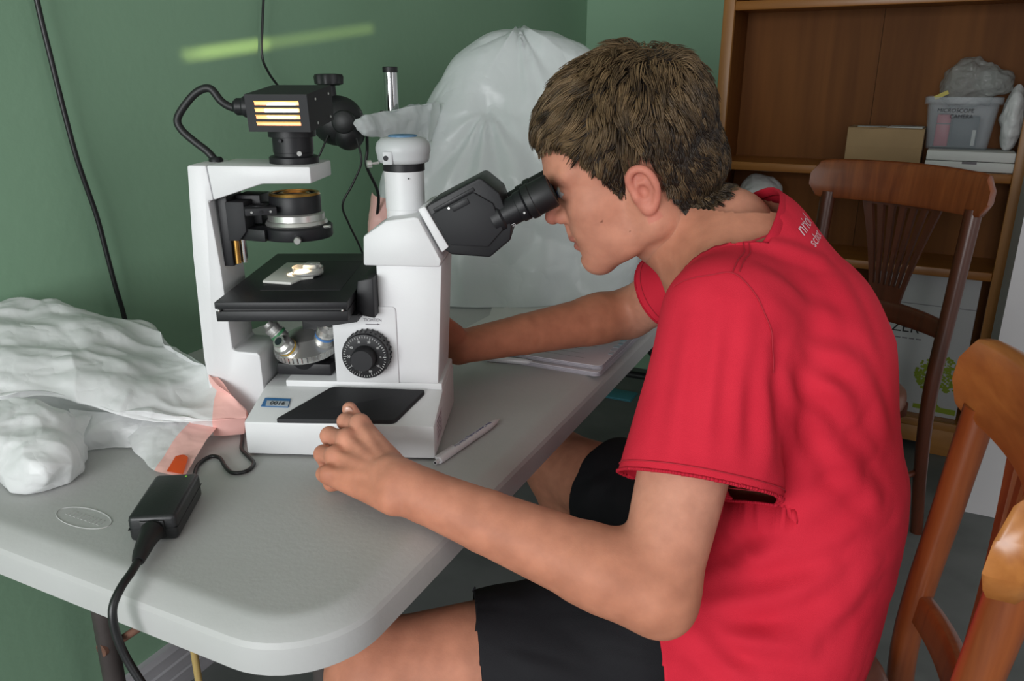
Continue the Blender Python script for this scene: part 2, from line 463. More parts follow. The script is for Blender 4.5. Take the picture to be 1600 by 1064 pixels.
b = B(); b.tube([(-0.018, 0.140, 0.4405), (-0.030, 0.138, 0.4440), (-0.040, 0.136, 0.4515), (-0.052, 0.135, 0.4665), (-0.070, 0.135, 0.462), (-0.089, 0.135, 0.445), (-0.1015, 0.135, 0.427), (-0.097, 0.135, 0.413), (-0.081, 0.135, 0.398), (-0.066, 0.135, 0.386), (-0.056, 0.135, 0.374)], 0.0052, 12, 8)
b.obj('lamp_cable', 'rubber_black', MS, 60)
Lp = bpy.data.lights.new('bulb_light', 'POINT'); Lp.energy = 0.12; Lp.color = (1.0, 0.72, 0.42); Lp.shadow_soft_size = 0.004
lo_ = bpy.data.objects.new('bulb_light', Lp); COL.objects.link(lo_); lo_.parent = MS; lo_.location = LH @ Vector((0, 0.004, 0.0415))
Ls = bpy.data.lights.new('illuminator_beam', 'SPOT'); Ls.energy = 8.0; Ls.color = (1.0, 0.70, 0.40); Ls.shadow_soft_size = 0.004
Ls.spot_size = math.radians(62); Ls.spot_blend = 0.25
lo_ = bpy.data.objects.new('illuminator_beam', Ls); COL.objects.link(lo_); lo_.parent = MS; lo_.location = (0.053, YC, 0.3475)

# condenser carrier on the column
b = B(); b.box((-0.044, 0.098, 0.236), (-0.031, 0.150, 0.336), 0.0015); rail = b.obj('focus_rail', SB, MS, 30)
b = B(); b.cyl((-0.026, 0.102, 0.240), (-0.026, 0.102, 0.275), 0.004, n=14); b.obj('guide_rod', 'brass', rail, 40)
b = B(); b.cyl((-0.019, 0.108, 0.240), (-0.019, 0.108, 0.275), 0.0035, n=14); b.obj('guide_rod', 'chrome', rail, 40)
b = B(); b.prism([(-0.032, 0.324), (-0.007, 0.324), (-0.007, 0.285), (-0.018, 0.272), (-0.032, 0.272)], 0.094, 0.135, 'y', bev=0.001); blk = b.obj('carrier_block', SM, MS, 30)
b = B(); b.box((-0.030, 0.125, 0.290), (0.004, 0.165, 0.329), 0.001); b.obj('carrier_stop', SB, blk, 30)
CC = Matrix.Translation((0.049, YC, 0.0))
b = B(); b.lathe([(0.0, 0), (0.0, 0)], 3) if False else None
b.lathe([(0.030, 0.272), (0.047, 0.272), (0.048, 0.274), (0.048, 0.287), (0.046, 0.289), (0.030, 0.289)], 40, CC, cap=False)
b.prism([(-0.030, 0.105), (0.02, 0.088), (0.02, 0.18), (-0.030, 0.165)], 0.272, 0.288, 'z', bev=0.001)
cond = b.obj('condenser_carrier', SB, MS, 30)
b = B(); b.lathe([(0.026, 0.289), (0.041, 0.289), (0.042, 0.291), (0.040, 0.295), (0.038, 0.296), (0.038, 0.304), (0.035, 0.306), (0.026, 0.306)], 40, CC, cap=False); b.obj('aperture_ring', 'satin_metal', cond, 30)
b = B(); b.lathe([(0.026, 0.305), (0.034, 0.305), (0.0345, 0.308), (0.0345, 0.326), (0.033, 0.330), (0.028, 0.331), (0.027, 0.328), (0.022, 0.327), (0.022, 0.331), (0.019, 0.331), (0.019, 0.320)], 40, CC, cap=False); b.obj('condenser_barrel', SB, cond, 30)
b = B(); b.lathe([(0.0085, 0.2735), (0.034, 0.2735), (0.034, 0.2750), (0.0085, 0.2750)], 32, CC, cap=False); b.obj('beam_stop', SB, cond, 30)  # unseen ring added to narrow the beam on the dish
b = B(); b.lathe([(0.0345, 0.3295), (0.033, 0.3325), (0.029, 0.3325), (0.028, 0.3295)], 40, CC, cap=False); b.obj('condenser_rim', 'brass', cond, 40)  # brass colour puts the lamp's orange light into both rims
b = B(); b.lathe([(0.021, 0.3295), (0.0195, 0.332), (0.0165, 0.332), (0.0155, 0.3295)], 40, CC, cap=False); b.obj('condenser_rim', 'brass', cond, 40)
fs = Matrix.Translation((0.018, 0.088, 0.3085)) @ rz(math.radians(24))
b = B(); b.box((-0.020, -0.004, 0), (0.020, 0.055, 0.0095), 0.0008, M=fs); fp = b.obj('filter_slider', SM, cond, 30)
b = B(); b.lathe([(0.013, 0.0), (0.013, 0.001), (0.009, 0.001), (0.009, 0.0)], 28, fs @ Matrix.Translation((0, 0.022, 0.0094)), cap=False); b.obj('filter_recess', SB, fp, 30)
for dx in (-0.012, 0.0, 0.012):
    p = fs @ Vector((dx, -0.0042, 0.0045)); q = fs @ Vector((dx, -0.0052, 0.0045))
    b = B(); b.cyl(p, q, 0.0016 if dx else 0.002, n=10); b.obj('screw', 'satin_metal' if dx else 'scope_black', fp, 40)
b = B(); b.cyl((0.064, 0.089, 0.276), (0.066, 0.080, 0.275), 0.0048, n=16, bev=0.001); b.obj('clamp_screw', 'satin_metal', cond, 40)
b = B(); b.cyl((0.092, 0.118, 0.288), (0.101, 0.115, 0.2895), 0.0022, n=12); b.obj('iris_lever', 'satin_metal', cond, 40)

# stage
SR = Matrix.Translation((0.0645, 0.0, 0.0)) @ rz(math.radians(4)) @ Matrix.Translation((-0.0645, 0, 0))
b = B(); b.box((-0.019, 0.004, 0.2045), (0.148, 0.292, 0.2135), 0.0012, M=SR); stage = b.obj('stage_plate', SB, MS, 30)
b = B(); b.box((-0.017, 0.010, 0.2005), (0.146, 0.286, 0.2050), M=SR); b.obj('stage_slot', 'rubber_black', stage, 30)
b = B(); b.box((-0.019, 0.006, 0.1875), (0.147, 0.290, 0.2010), 0.0012, M=SR); b.obj('lower_stage_plate', SB, stage, 30)
b = B(); b.box((0.022, 0.062, 0.2134), (0.128, 0.235, 0.2140), 0.0002, M=SR); b.obj('stage_insert', SM, stage, 30)
for dx in (-0.014, 0.141):
    p = SR @ Vector((dx, 0.0045, 0.2025)); b = B(); b.ell(p, (0.002, 0.002, 0.002), u=10, v=8); b.obj('stage_screw', 'chrome', stage, 60)
# specimen holder and dish lit from above
b = B(); b.prism([(0.008, 0.094), (0.050, 0.086), (0.056, 0.112), (0.070, 0.122), (0.052, 0.205), (0.004, 0.205)], 0.2141, 0.2180, 'z', bev=0.0012, M=None); hold = tag(b.obj('specimen_holder', 'slide_white', MS, 30))
b = B(); b.lathe([(0.021, 0.0), (0.0215, 0.001), (0.0215, 0.010), (0.0200, 0.010), (0.0198, 0.002), (0.0005, 0.002)], 40, Matrix.Translation((0.058, 0.137, 0.2181))); b.obj('culture_dish', 'clear_acrylic', hold, 40)
b = B(); b.lathe([(0.0001, 0.002), (0.0190, 0.002), (0.0190, 0.0035), (0.0001, 0.0037)], 40, Matrix.Translation((0.058, 0.137, 0.2181)), cap=False); b.obj('specimen', 'slide_white', hold, 40)
b = B(); b.box((0.046, 0.150, 0.2180), (0.066, 0.172, 0.2275), 0.002); b.obj('dish_clip', 'slide_white', hold, 30)
# bracket between stage and pillar
b = B(); b.prism([(0.143, 0.182), (0.169, 0.177), (0.169, 0.232), (0.148, 0.228)], 0.060, 0.200, 'y', bev=0.002); b.obj('stage_bracket', SB, MS, 30)
b = B(); b.prism([(0.05, 0.187), (0.15, 0.187), (0.15, 0.178), (0.10, 0.170)], 0.04, 0.24, 'y'); b.obj('stage_support', SB, MS, 30)

# nosepiece and objectives
b = B(); b.box((0.012, 0.105, 0.0765), (0.090, 0.175, 0.094), 0.002); nm = b.obj('nosepiece_mount', SB, MS, 30)
b = B(); b.box((0.045, 0.13, 0.09), (0.108, 0.185, 0.182), 0.002); b.obj('nosepiece_bracket', SB, nm, 30)
NT = Matrix.Translation((0.050, 0.132, 0.108)) @ Matrix.Rotation(math.radians(9), 4, 'X') @ Matrix.Rotation(math.radians(-4), 4, 'Y')
b = B(); b.lathe([(0.030, -0.02), (0.034, -0.006), (0.036, -0.003)], 40, NT); b.obj('nosepiece_collar', SB, nm, 30)
b = B(); b.lathe([(0.036, -0.004), (0.0455, -0.002), (0.0465, 0.001), (0.0465, 0.008), (0.044, 0.010), (0.040, 0.0125), (0.028, 0.024), (0.010, 0.030)], 72, NT)
tur = b.obj('nosepiece_turret', 'satin_metal', MS, 25)
for k in range(44):
    a = 2*math.pi*k/44
    p = NT @ Vector((0.0463*math.cos(a), 0.0463*math.sin(a), 0.0)); q = NT @ Vector((0.0463*math.cos(a), 0.0463*math.sin(a), 0.008))
    if p.y < 0.15:
        b = B(); b.cyl(p, q, 0.0012, n=6); b.obj('knurl', 'chrome', tur, 60)
def objective(az, tilt, L, r, ringm):
    d = Vector((math.cos(az)*math.sin(tilt), math.sin(az)*math.sin(tilt), math.cos(tilt)))
    o_ = Vector((0, 0, 0.004)) + Vector((math.cos(az), math.sin(az), 0)) * 0.024
    z = d; x = z.orthogonal().normalized(); y = z.cross(x)
    Mo = NT @ frame(o_, x, y, z)
    b = B(); b.lathe([(r*0.95, 0.0), (r*0.95, 0.010), (r*1.02, 0.0105), (r*1.02, 0.016), (r*0.97, 0.0165), (r*0.97, L*0.62), (r*0.9, L*0.64), (r*0.9, L*0.70), (r*0.95, L*0.71), (r*0.95, L*0.82), (r*0.62, L*0.9), (r*0.62, L)], 28, Mo)
    ob = b.obj('objective', 'satin_metal', MS, 30)
    b = B(); b.lathe([(r*1.0, L*0.50), (r*1.005, L*0.51), (r*1.005, L*0.57), (r*1.0, L*0.58)], 28, Mo, cap=False); b.obj('colour_ring', ringm, ob, 40)
    b = B(); b.lathe([(0.0001, L + 0.0002), (r*0.42, L + 0.0002)], 20, Mo, cap=False); b.obj('front_lens', 'lens_glass', ob, 40)
mat('ring_yellow', '#c9a23a', rough=0.4); mat('ring_green', '#3c7a52', rough=0.4); mat('ring_blue', '#4a78b0', rough=0.4); mat('ring_red', '#a03a38', rough=0.4)
objective(math.radians(-112), math.radians(40), 0.044, 0.0138, 'ring_yellow')
objective(math.radians(178), math.radians(36), 0.048, 0.0125, 'ring_green')
objective(math.radians(-22), math.radians(30), 0.050, 0.0140, 'ring_blue')
objective(math.radians(75), math.radians(24), 0.050, 0.0125, 'ring_red')

# main pillar, focus housing, head
b = B(); b.prism([(0.168, 0.076), (0.247, 0.076), (0.2565, 0.246), (0.168, 0.246)], YF, YB, 'y', bev=0.0025); pil = b.obj('pillar', SW, MS, 30)
def rr2(x0, x1, z0, z1, r, corners):
    out = []
    for (cx, cz, a0, k) in ((x1, z1, 0, 'tr'), (x0, z1, 90, 'tl'), (x0, z0, 180, 'bl'), (x1, z0, 270, 'br')):
        if k in corners:
            ccx = cx - r if 'r' in k else cx + r; ccz = cz - r if 't' in k else cz + r
            for i in range(7): a = math.radians(a0 + 15*i); out.append((ccx + r*math.cos(a), ccz + r*math.sin(a)))
        else: out.append((cx, cz))
    return out
b = B(); b.prism(rr2(0.104, 0.192, 0.0765, 0.187, 0.006, ('tr',)), YF - 0.0025, YB, 'y', bev=0.0008); fh = b.obj('focus_housing', SW, MS, 30)
b = B(); b.prism([(0.1525, 0.244), (0.2545, 0.243), (0.257, 0.252), (0.2285, 0.3085), (0.222, 0.3095), (0.186, 0.3045), (0.1545, 0.283)], YF - 0.006, YB + 0.006, 'y', bev=0.004); head = b.obj('head_housing', SW, MS, 30)
Rx = lambda p, q: frame(p, (1, 0, 0), (0, 0, -1), (0, 1, 0))
for yy, sg in ((YF - 0.0025, -1), (YB, 1)):
    z = Vector((0, sg, 0)); x = Vector((1, 0, 0)); y = z.cross(x)
    Mk = frame((0.152, yy, 0.123), x, y, z)
    b = B(); b.lathe([(0.0315, 0), (0.0322, 0.002), (0.0322, 0.020), (0.031, 0.0225), (0.030, 0.0228), (0.018, 0.0232)], 56, Mk); kn = b.obj('coarse_focus_knob', SB, fh, 25)
    for k in range(28):
        a = 2*math.pi*k/28
        p = Mk @ Vector((0.0322*math.cos(a), 0.0322*math.sin(a), 0.001)); q = Mk @ Vector((0.0322*math.cos(a), 0.0322*math.sin(a), 0.012))
        b = B(); b.cyl(p, q, 0.0013, n=6); b.obj('grip_rib', SB, kn, 40)
    b = B(); b.lathe([(0.016, 0.022), (0.0165, 0.026), (0.0160, 0.038), (0.0145, 0.041), (0.001, 0.0412)], 40, Mk); b.obj('fine_focus_knob', SM, kn, 25)
    if sg < 0:
        for k in range(50):
            a = 2*math.pi*k/50; l = 0.0045 if k % 5 == 0 else 0.0025
            Mt = Mk @ rz(a)
            b = B(); b.box((0.0292 - l, -0.00022, 0.0228), (0.0292, 0.00022, 0.0236), M=Mt); b.obj('scale_tick', 'ink_white', kn, 0)
        for k in range(10):
            a = math.radians(36*k)
            text('scale_number', '%d' % (k*10), 0.0042, 'ink_white', kn, Mk @ Matrix.Translation((0.0218*math.cos(a), 0.0218*math.sin(a), 0.0236)), 0.0001)
Mtx = frame((0.160, YF - 0.0028, 0.168), (1, 0, 0), (0, 0, 1), (0, -1, 0))
text('tighten_print', 'TIGHTEN', 0.006, 'ink_grey', fh, Mtx, 0.0001)
b = B(); b.prism([(0.150, 0.1625), (0.150, 0.1617), (0.166, 0.1617), (0.166, 0.1608), (0.170, 0.1621), (0.166, 0.1634), (0.166, 0.1625)], YF - 0.0030, YF - 0.0024, 'y'); b.obj('arrow_print', 'ink_grey', fh, 0)

# camera tube with grey cap
TM = Matrix.Translation((0.2015, YC, 0.0))
b = B(); b.lathe([(0.0255, 0.295), (0.0255, 0.312), (0.0262, 0.3125), (0.0268, 0.363)], 44, TM); tube = b.obj('photo_tube', SW, MS, 30)
b = B(); b.lathe([(0.0275, 0.3625), (0.0278, 0.363), (0.0278, 0.372), (0.0270, 0.3725)], 44, TM); b.obj('tube_band', SB, tube, 30)
b = B(); b.lathe([(0.0285, 0.3725), (0.033, 0.374), (0.0345, 0.379), (0.0350, 0.384), (0.0362, 0.388), (0.0362, 0.393), (0.0345, 0.399), (0.029, 0.4045), (0.022, 0.4065), (0.001, 0.407)], 48, TM); cap = b.obj('tube_cap', 'pale_grey_plastic', tube, 60)
b = B(); b.lathe([(0.0195, 0.4062), (0.0195, 0.4074), (0.017, 0.4088), (0.001, 0.4092)], 40, TM); b.obj('blue_cap_badge', 'blue_sticker', tube, 40)
b = B(); b.box((0.181, YC - 0.0365, 0.373), (0.194, YC - 0.027, 0.390), 0.0015); b.obj('cap_tab', 'pale_grey_plastic', tube, 30)
b = B(); b.cyl((0.1855, YC - 0.0362, 0.3815), (0.1855, YC - 0.0375, 0.3815), 0.0033, n=14); b.obj('screw', 'scope_black_matt', tube, 40)
b = B(); b.cyl((0.172, 0.118, 0.374), (0.158, 0.112, 0.3725), 0.0018, n=10); b.cyl((0.163, 0.114, 0.373), (0.157, 0.1115, 0.3724), 0.0052, n=18, bev=0.0006); b.obj('thumb_screw', 'satin_metal', tube, 40)
b = B(); b.cyl((0.212, YC - 0.0250, 0.3545), (0.212, YC - 0.0266, 0.3545), 0.001, n=8); b.obj('screw_hole', 'ink_black', tube, 0)

# binocular head
AX = Vector((math.cos(math.radians(28)), 0, math.sin(math.radians(28)))); AZ = Vector((-AX.z, 0, AX.x))
b = B(); b.prism([(0.227, 0.3185), (0.2365, 0.3225), (0.2665, 0.2695), (0.257, 0.262)], YF - 0.001, YB + 0.001, 'y', bev=0.0015); fl = b.obj('eyepiece_flange', SW, MS, 30)
b = B(); b.prism([(0.2365, 0.3200), (0.241, 0.3245), (0.306, 0.3585), (0.3105, 0.358), (0.333, 0.340), (0.3490, 0.296), (0.3475, 0.279), (0.320, 0.2555), (0.269, 0.2585), (0.259, 0.2655)], YF + 0.003, YB - 0.003, 'y', bev=0.005, seg=3); bh = b.obj('binocular_housing', SB, MS, 30)
b = B(); b.prism([(0.245, 0.312), (0.300, 0.341), (0.325, 0.327), (0.338, 0.293), (0.318, 0.270), (0.268, 0.272)], YF - 0.0015, YF + 0.006, 'y', bev=0.002); b.obj('side_cover', SM, bh, 30)
b = B(); b.cyl((0.268, YF - 0.001, 0.3205), (0.268, YF - 0.003, 0.3205), 0.0016, n=10); b.obj('screw', 'satin_metal', bh, 40)
b = B(); b.box((-0.030, -0.002, 0.031), (0.030, 0.002, 0.036), 0.001, M=frame((0.290, YF + 0.003, 0.301), AX, (0, 1, 0), AZ)); b.obj('top_ridge', SB, bh, 30)
b = B(); b.box((-0.012, -0.001, -0.004), (0.012, 0.001, 0.004), 0.0005, M=frame((0.283, YF - 0.0018, 0.325), AX, (0, 1, 0), AZ)); b.obj('embossed_plate', SB, bh, 30)
for yy in (YC - 0.032, YC + 0.032):
    z = AX; x = Vector((0, 1, 0)); y = z.cross(x)
    Me = frame(Vector((0.325, yy, 0.3020)), x, y, z)
    b = B(); b.lathe([(0.0215, 0.0), (0.0215, 0.012), (0.0200, 0.0135), (0.0185, 0.015), (0.0185, 0.036), (0.0200, 0.0365), (0.0205, 0.038), (0.0205, 0.046), (0.0190, 0.0475)], 40, Me); et = b.obj('eyepiece_tube', SB, MS, 28)
    b = B(); b.lathe([(0.0190, 0.047), (0.0225, 0.049), (0.0232, 0.052), (0.0232, 0.058), (0.0222, 0.059), (0.0225, 0.083), (0.0215, 0.0855), (0.0175, 0.086), (0.0165, 0.082), (0.0005, 0.080)], 40, Me); b.obj('eyecup', 'rubber_black', et, 28)
    for k in range(9):
        a = math.radians(50 + k*13) if yy < YC else math.radians(230 + k * 13)
        Mt = Me @ rz(a + math.pi)
        b = B(); b.box((0.0184, -0.0003, 0.018 + 0.001*(k % 2)), (0.0188, 0.0003, 0.024), M=Mt); b.obj('dioptre_mark', 'ink_white', et, 0)
    b = B(); p = Me @ Vector((0.0, 0.0, 0.042)); a = math.radians(200)
    q0 = Me @ Vector((0.0203*math.cos(a), 0.0203*math.sin(a), 0.042)); q1 = Me @ Vector((0.0212*math.cos(a), 0.0212*math.sin(a), 0.042))
    b.cyl(q0, q1, 0.0015, n=8); b.obj('dioptre_dot', 'ink_white', et, 0)
# ---------------------------------------------------------------- numpy noise helpers
def _hash(ix, iy, iz, seed):
    h = (ix * 374761393 + iy * 668265263 + iz * 2147483647 + seed * 974711) & 0xffffffff
    h = ((h ^ (h >> 13)) * 1274126177) & 0xffffffff
    h = h ^ (h >> 16)
    return (h & 0xffff) / 65535.0
def vnoise(P, f, seed=0):
    P = np.asarray(P, float) * f + 1000.0
    I = np.floor(P).astype(np.int64); t = P - I; t = t*t*(3-2*t)
    out = 0
    for dx in (0, 1):
        for dy in (0, 1):
            for dz in (0, 1):
                w = (t[..., 0] if dx else 1-t[..., 0]) * (t[..., 1] if dy else 1-t[..., 1]) * (t[..., 2] if dz else 1-t[..., 2])
                out = out + w * _hash(I[..., 0]+dx, I[..., 1]+dy, I[..., 2]+dz, seed)
    return out * 2 - 1
def crumple(P, f, seed, n=7, warp=0.35):
    """faceted creases: folded triangle waves along random directions"""
    rng = np.random.RandomState(seed); P = np.asarray(P, float); out = np.zeros(P.shape[:-1])
    Wp = np.stack([vnoise(P, f*0.7, seed+k) for k in (1, 2, 3)], -1) * warp / f
    for i in range(n):
        d = rng.normal(size=3); d /= np.linalg.norm(d); fr = f * rng.uniform(0.6, 1.7)
        x = (P + Wp) @ d * fr + rng.uniform(0, 10)
        out += (np.abs(x - np.floor(x) - 0.5) * 4 - 1) / (0.6 + fr / f)
    return out / n ** 0.5

def ridged(P, f, seed, aniso=(1, 1, 1)):
    """sharp crease lines where a smooth noise changes sign"""
    P = np.asarray(P, float)*np.array(aniso)
    Wp = np.stack([vnoise(P, f*0.8, seed + k) for k in (5, 6, 7)], -1)*0.35/f
    return 1 - 2*np.abs(vnoise(P + Wp, f, seed))
def creases(P, f, seed, aniso=(1, 1, 1)):
    return 0.62*ridged(P, f, seed, aniso) - 0.45*ridged(P, f*1.37, seed + 50, aniso) + 0.26*ridged(P, f*2.3, seed + 90, aniso) - 0.16*ridged(P, f*4.1, seed + 130, aniso)

# ---------------------------------------------------------------- wooden chairs
wood_mat('chair_wood', '#8f4c24', '#6a3015', 0.32, 2, 16, coat=0.35)
wood_mat('rail_wood', '#b8763a', '#9c5c2a', 0.35, 0, 14, coat=0.35)
wood_mat('dark_wood', '#5c2b18', '#45200f', 0.35, 2, 16, coat=0.35)
mat('seat_leather', '#7d5548', rough=0.33, spec=0.5, var=0.08, vscale=30, bump=0.1, bscale=220)
def chair(label, loc, ang, top, woods, pw=0.195, rake=0.075, low=0.10):
    post_m, rail_m, splat_m = woods
    t = thing('wooden_chair', label, 'chair', loc, ang, 'fan backed wooden chairs')
    sz = 0.46
    lean = lambda z: -0.02 - rake * max(0, (z - sz)) / (top - sz)
    bow = lambda x: -0.045 * (1 - (x / pw) ** 2)
    # seat: padded, rounded, slightly domed
    b = B(); rows = []
    def outline(s, z):
        o_ = []
        for i in range(40):
            a = 2*math.pi*i/40; c, q = math.cos(a), math.sin(a)
            e = 0.62
            x = math.copysign(abs(c)**e, c) * 0.205 * s * (1 + 0.06*q); y = 0.19 + math.copysign(abs(q)**e, q) * 0.20 * s
            o_.append(Vector((x, y, z)))
        return o_
    for s, z in ((0.93, sz-0.045), (0.985, sz-0.042), (1.0, sz-0.034), (1.0, sz-0.018), (0.985, sz-0.006), (0.94, sz+0.002), (0.8, sz+0.006), (0.5, sz+0.007), (0.1, sz+0.007)):
        rows.append(outline(s, z))
    b.grid(rows, close_u=True); b.bm.verts.ensure_lookup_table()
    b.bm.faces.new([b.bm.verts[i] for i in range(40)][::-1]); b.bm.faces.new([b.bm.verts[(len(rows)-1)*40+i] for i in range(40)])
    b.obj('seat', 'seat_leather', t, 50)
    b = B(); b.box((-0.17, 0.02, sz-0.085), (0.17, 0.36, sz-0.043), 0.006); b.obj('seat_frame', splat_m, t, 30)
    for s in (-1, 1):
        b = B(); b.tube([(s*(pw-0.005), -0.09, 0.0), (s*(pw-0.004), -0.045, 0.22), (s*pw*0.985, -0.022, sz-0.02), (s*pw, lean(sz+0.22), sz+0.22), (s*(pw+0.002), lean(top-0.085), top-0.085)], 0.0175, 16, 6, rads=(0.0165, 0.0205))
        b.obj('back_post', post_m, t, 60)
        b = B(); b.tube([(s*0.165, 0.345, sz-0.05), (s*0.168, 0.352, 0.2), (s*0.17, 0.36, 0.0)], 0.017, 14, 4, rads=(0.019, 0.014)); b.obj('leg', splat_m, t, 60)
        b = B(); b.cyl((s*0.172, 0.35, 0.20), (s*0.185, -0.045, 0.20), 0.009, n=12); b.obj('stretcher', splat_m, t, 60)
    # curved top rail with rounded ends
    def rail(z0, z1, half, thick, crown, rnd, nm, m_, over=0.0):
        b = B(); G = []; nx = 28
        sect = [(-1, -1), (-0.7, -1.0), (0.7, -1.0), (1, -0.86), (1, -0.3), (1, 0.3), (1, 0.86), (0.7, 1.0), (0, 1.06), (-0.7, 1.0), (-1, 0.86), (-1, 0.3), (-1, -0.3), (-1, -0.86)][1:]
        for i in range(nx + 1):
            x = -half + 2*half*i/nx
            e = max(0.0, (abs(x) - (half - rnd)) / rnd) if rnd else 0.0; k = math.sqrt(max(0.0, 1 - e*e)) if rnd else 1.0
            k = 0.35 + 0.65*k
            zt = z1 + crown * (1 - (x/half)**2); zc = (z0 + zt)/2; hh = (zt - z0)/2 * k
            yc = lean(zc) + bow(x) * (0.9 if over else 1.0)
            sl = 0.0 if not half else 2*0.045*x/(pw*pw)
            G.append([Vector((x, yc + a*thick/2 + lean(zc + c*hh) - lean(zc), zc + c*hh)) for a, c in sect])
        b.grid(G, close_u=True); b.bm.verts.ensure_lookup_table(); n = len(sect)
        b.bm.faces.new([b.bm.verts[i] for i in range(n)][::-1]); b.bm.faces.new([b.bm.verts[nx*n+i] for i in range(n)])
        return b.obj(nm, m_, t, 50)
    rail(top - 0.100, top, pw + 0.046, 0.030, 0.006, 0.03, 'top_rail', rail_m, 1)
    zl = sz + low
    rail(zl, zl + 0.045, pw - 0.004, 0.020, 0.008, 0.0, 'lower_rail', post_m)
    # fan splat: seven tapering ribs between solid head and foot
    z0, z1 = zl + 0.04, top - 0.095; zs0, zs1 = z0 + 0.055, z1 - 0.012
    hb, ht = 0.044, 0.112
    wid = lambda z: hb + (ht - hb) * (max(0, (z - z0) / (z1 - z0))) ** 1.35
    b = B()
    def strip(fa, fb, za, zb, n=6):
        G = []
        for i in range(n + 1):
            z = za + (zb - za)*i/n; w = wid(z); xa, xb = fa(z)*w, fb(z)*w; th = 0.011
            row = []
            for x, dy in ((xa, th/2), (xb, th/2), (xb, -th/2), (xa, -th/2)):
                row.append(Vector((x, lean(z) + bow(x) + dy, z)))
            G.append(row)
        b.grid(G, close_u=True)
        for r in (0, n):
            b.bm.verts.ensure_lookup_table(); base_ = len(b.bm.verts) - (n+1)*4
            f = [b.bm.verts[base_ + r*4 + k] for k in range(4)]
            b.bm.faces.new(f if r else f[::-1])
    for k in range(8):
        u0 = -1 + 2*k/8; u1 = -1 + 2*(k+1)/8
        strip(lambda z, u=u0: u, lambda z, u=u1: u, z0, zs0, 3); strip(lambda z, u=u0: u, lambda z, u=u1: u, zs1, z1, 1)
    for k in range(7):
        gap = 0.065
        c0 = -1 + 2*k/7; c1 = -1 + 2*(k+1)/7
        a = c0 + (gap if k else 0); c = c1 - (gap if k < 6 else 0)
        strip(lambda z, u=a: u, lambda z, u=c: u, zs0 - 0.004, zs1 + 0.004)
    b.obj('splat', splat_m, t, 40)
    return t
def rot_of(F): return math.atan2(-F[0], F[1])       # local +y -> F
FB = Vector((-0.9025, 0.4307, 0)); xb = Vector((FB.y, -FB.x, 0))
cB = Vector((0.548, 0.945, 0)) - xb * 0.195
chair('orange-brown wooden chair in the foreground that the boy sits on', (cB.x, cB.y, 0), rot_of(FB), 0.905, ('chair_wood', 'rail_wood', 'chair_wood'), rake=0.045, low=0.035)
FA = Vector((-0.83, -0.56, 0)).normalized(); 
cA = Vector((1.012, 2.08, 0)) + FA * 0.06
chair('dark wooden chair standing in front of the bookcase', (cA.x, cA.y, 0), rot_of(FA), 1.0, ('dark_wood', 'chair_wood', 'dark_wood'), pw=0.200, rake=0.05, low=0.125)

# ---------------------------------------------------------------- bookcase
wood_mat('case_ply', '#7d4d23', '#633a18', 0.62, 2, 5, coat=0.0)
MATS['case_ply'].node_tree.nodes['Principled BSDF'].inputs['Specular IOR Level'].default_value = 0.2
wood_mat('case_edge', '#a97338', '#8f5d2b', 0.45, 2, 9, coat=0.15)
wood_mat('case_shelf', '#a0662a', '#84511e', 0.42, 0, 9, coat=0.2)
wood_mat('case_base', '#a8733a', '#8d5b29', 0.5, 0, 9, coat=0.1)
BA = math.radians(29)
BK = thing('bookcase', 'tall brown wooden bookcase against the back wall', 'bookcase', (1.53, 2.39, 0), -BA)
BD, BWL, BH = 0.235, -0.930, 1.95
b = B(); b.box((BWL, 0, 0.0), (BWL + 0.022, BD, BH), 0.001); b.obj('side_panel', 'case_ply', BK, 30)
b = B(); b.box((-0.010, 0, 0.0), (0.012, BD, BH), 0.001); b.obj('side_panel', 'case_ply', BK, 30)
b = B(); b.box((BWL - 0.004, -0.02, 0.0), (BWL + 0.034, 0.0, BH), 0.003); b.obj('front_stile', 'case_edge', BK, 30)
b = B(); b.box((-0.024, -0.02, 0.0), (0.014, 0.0, BH), 0.003); b.obj('front_stile', 'case_edge', BK, 30)
for x0, x1 in ((BWL + 0.022, -0.46), (-0.4585, -0.010)):
    b = B(); b.box((x0, BD - 0.008, 0.05), (x1, BD, BH)); b.obj('back_panel', 'case_ply', BK, 0)
SH = [0.119, 0.642, 0.945, 1.46, BH]
for z in SH:
    b = B(); b.box((BWL + 0.022, 0.0, z - 0.020), (-0.010, BD - 0.008, z)); sh_ = b.obj('shelf', 'case_shelf', BK, 30)
    b = B(); b.box((BWL + 0.034, -0.019, z - 0.028), (-0.024, 0.0, z + 0.001), 0.004); b.obj('shelf_lip', 'case_shelf' if z > 0.2 else 'case_base', BK, 30)
b = B(); b.prism([(BWL + 0.034, 0.0), (BWL + 0.13, 0.0), (BWL + 0.15, 0.035), (-0.13, 0.035), (-0.11, 0.0), (-0.024, 0.0), (-0.024, 0.092), (BWL + 0.034, 0.092)], -0.018, 0.0, 'y', bev=0.002); b.obj('plinth_board', 'case_base', BK, 30)
MB_ = Matrix.Translation((1.53, 2.39, 0)) @ rz(-BA)
def bkthing(name, label, cat, x, y, z, group=None):
    p = MB_ @ Vector((x, y, z)); return thing(name, label, cat, p, -BA, group)
mat('cardboard', '#9a7f5c', rough=0.8, var=0.06, vscale=12)
mat('paper_white', '#c9c9c6', rough=0.75, var=0.02)
mat('foam_white', '#cfcfcd', rough=0.7, bump=0.2, bscale=300)
mat('tub_plastic', '#c3ccd4', rough=0.25, alpha=0.20)
mat('red_plastic', '#b02a44', rough=0.4); mat('dark_blue', '#20242f', rough=0.5)
mat('box_print_green', '#7f8f1f', rough=0.7); mat('box_white', '#b4b4b6', rough=0.6, var=0.03)
mat('yellow_print', '#b9a93a', rough=0.5)
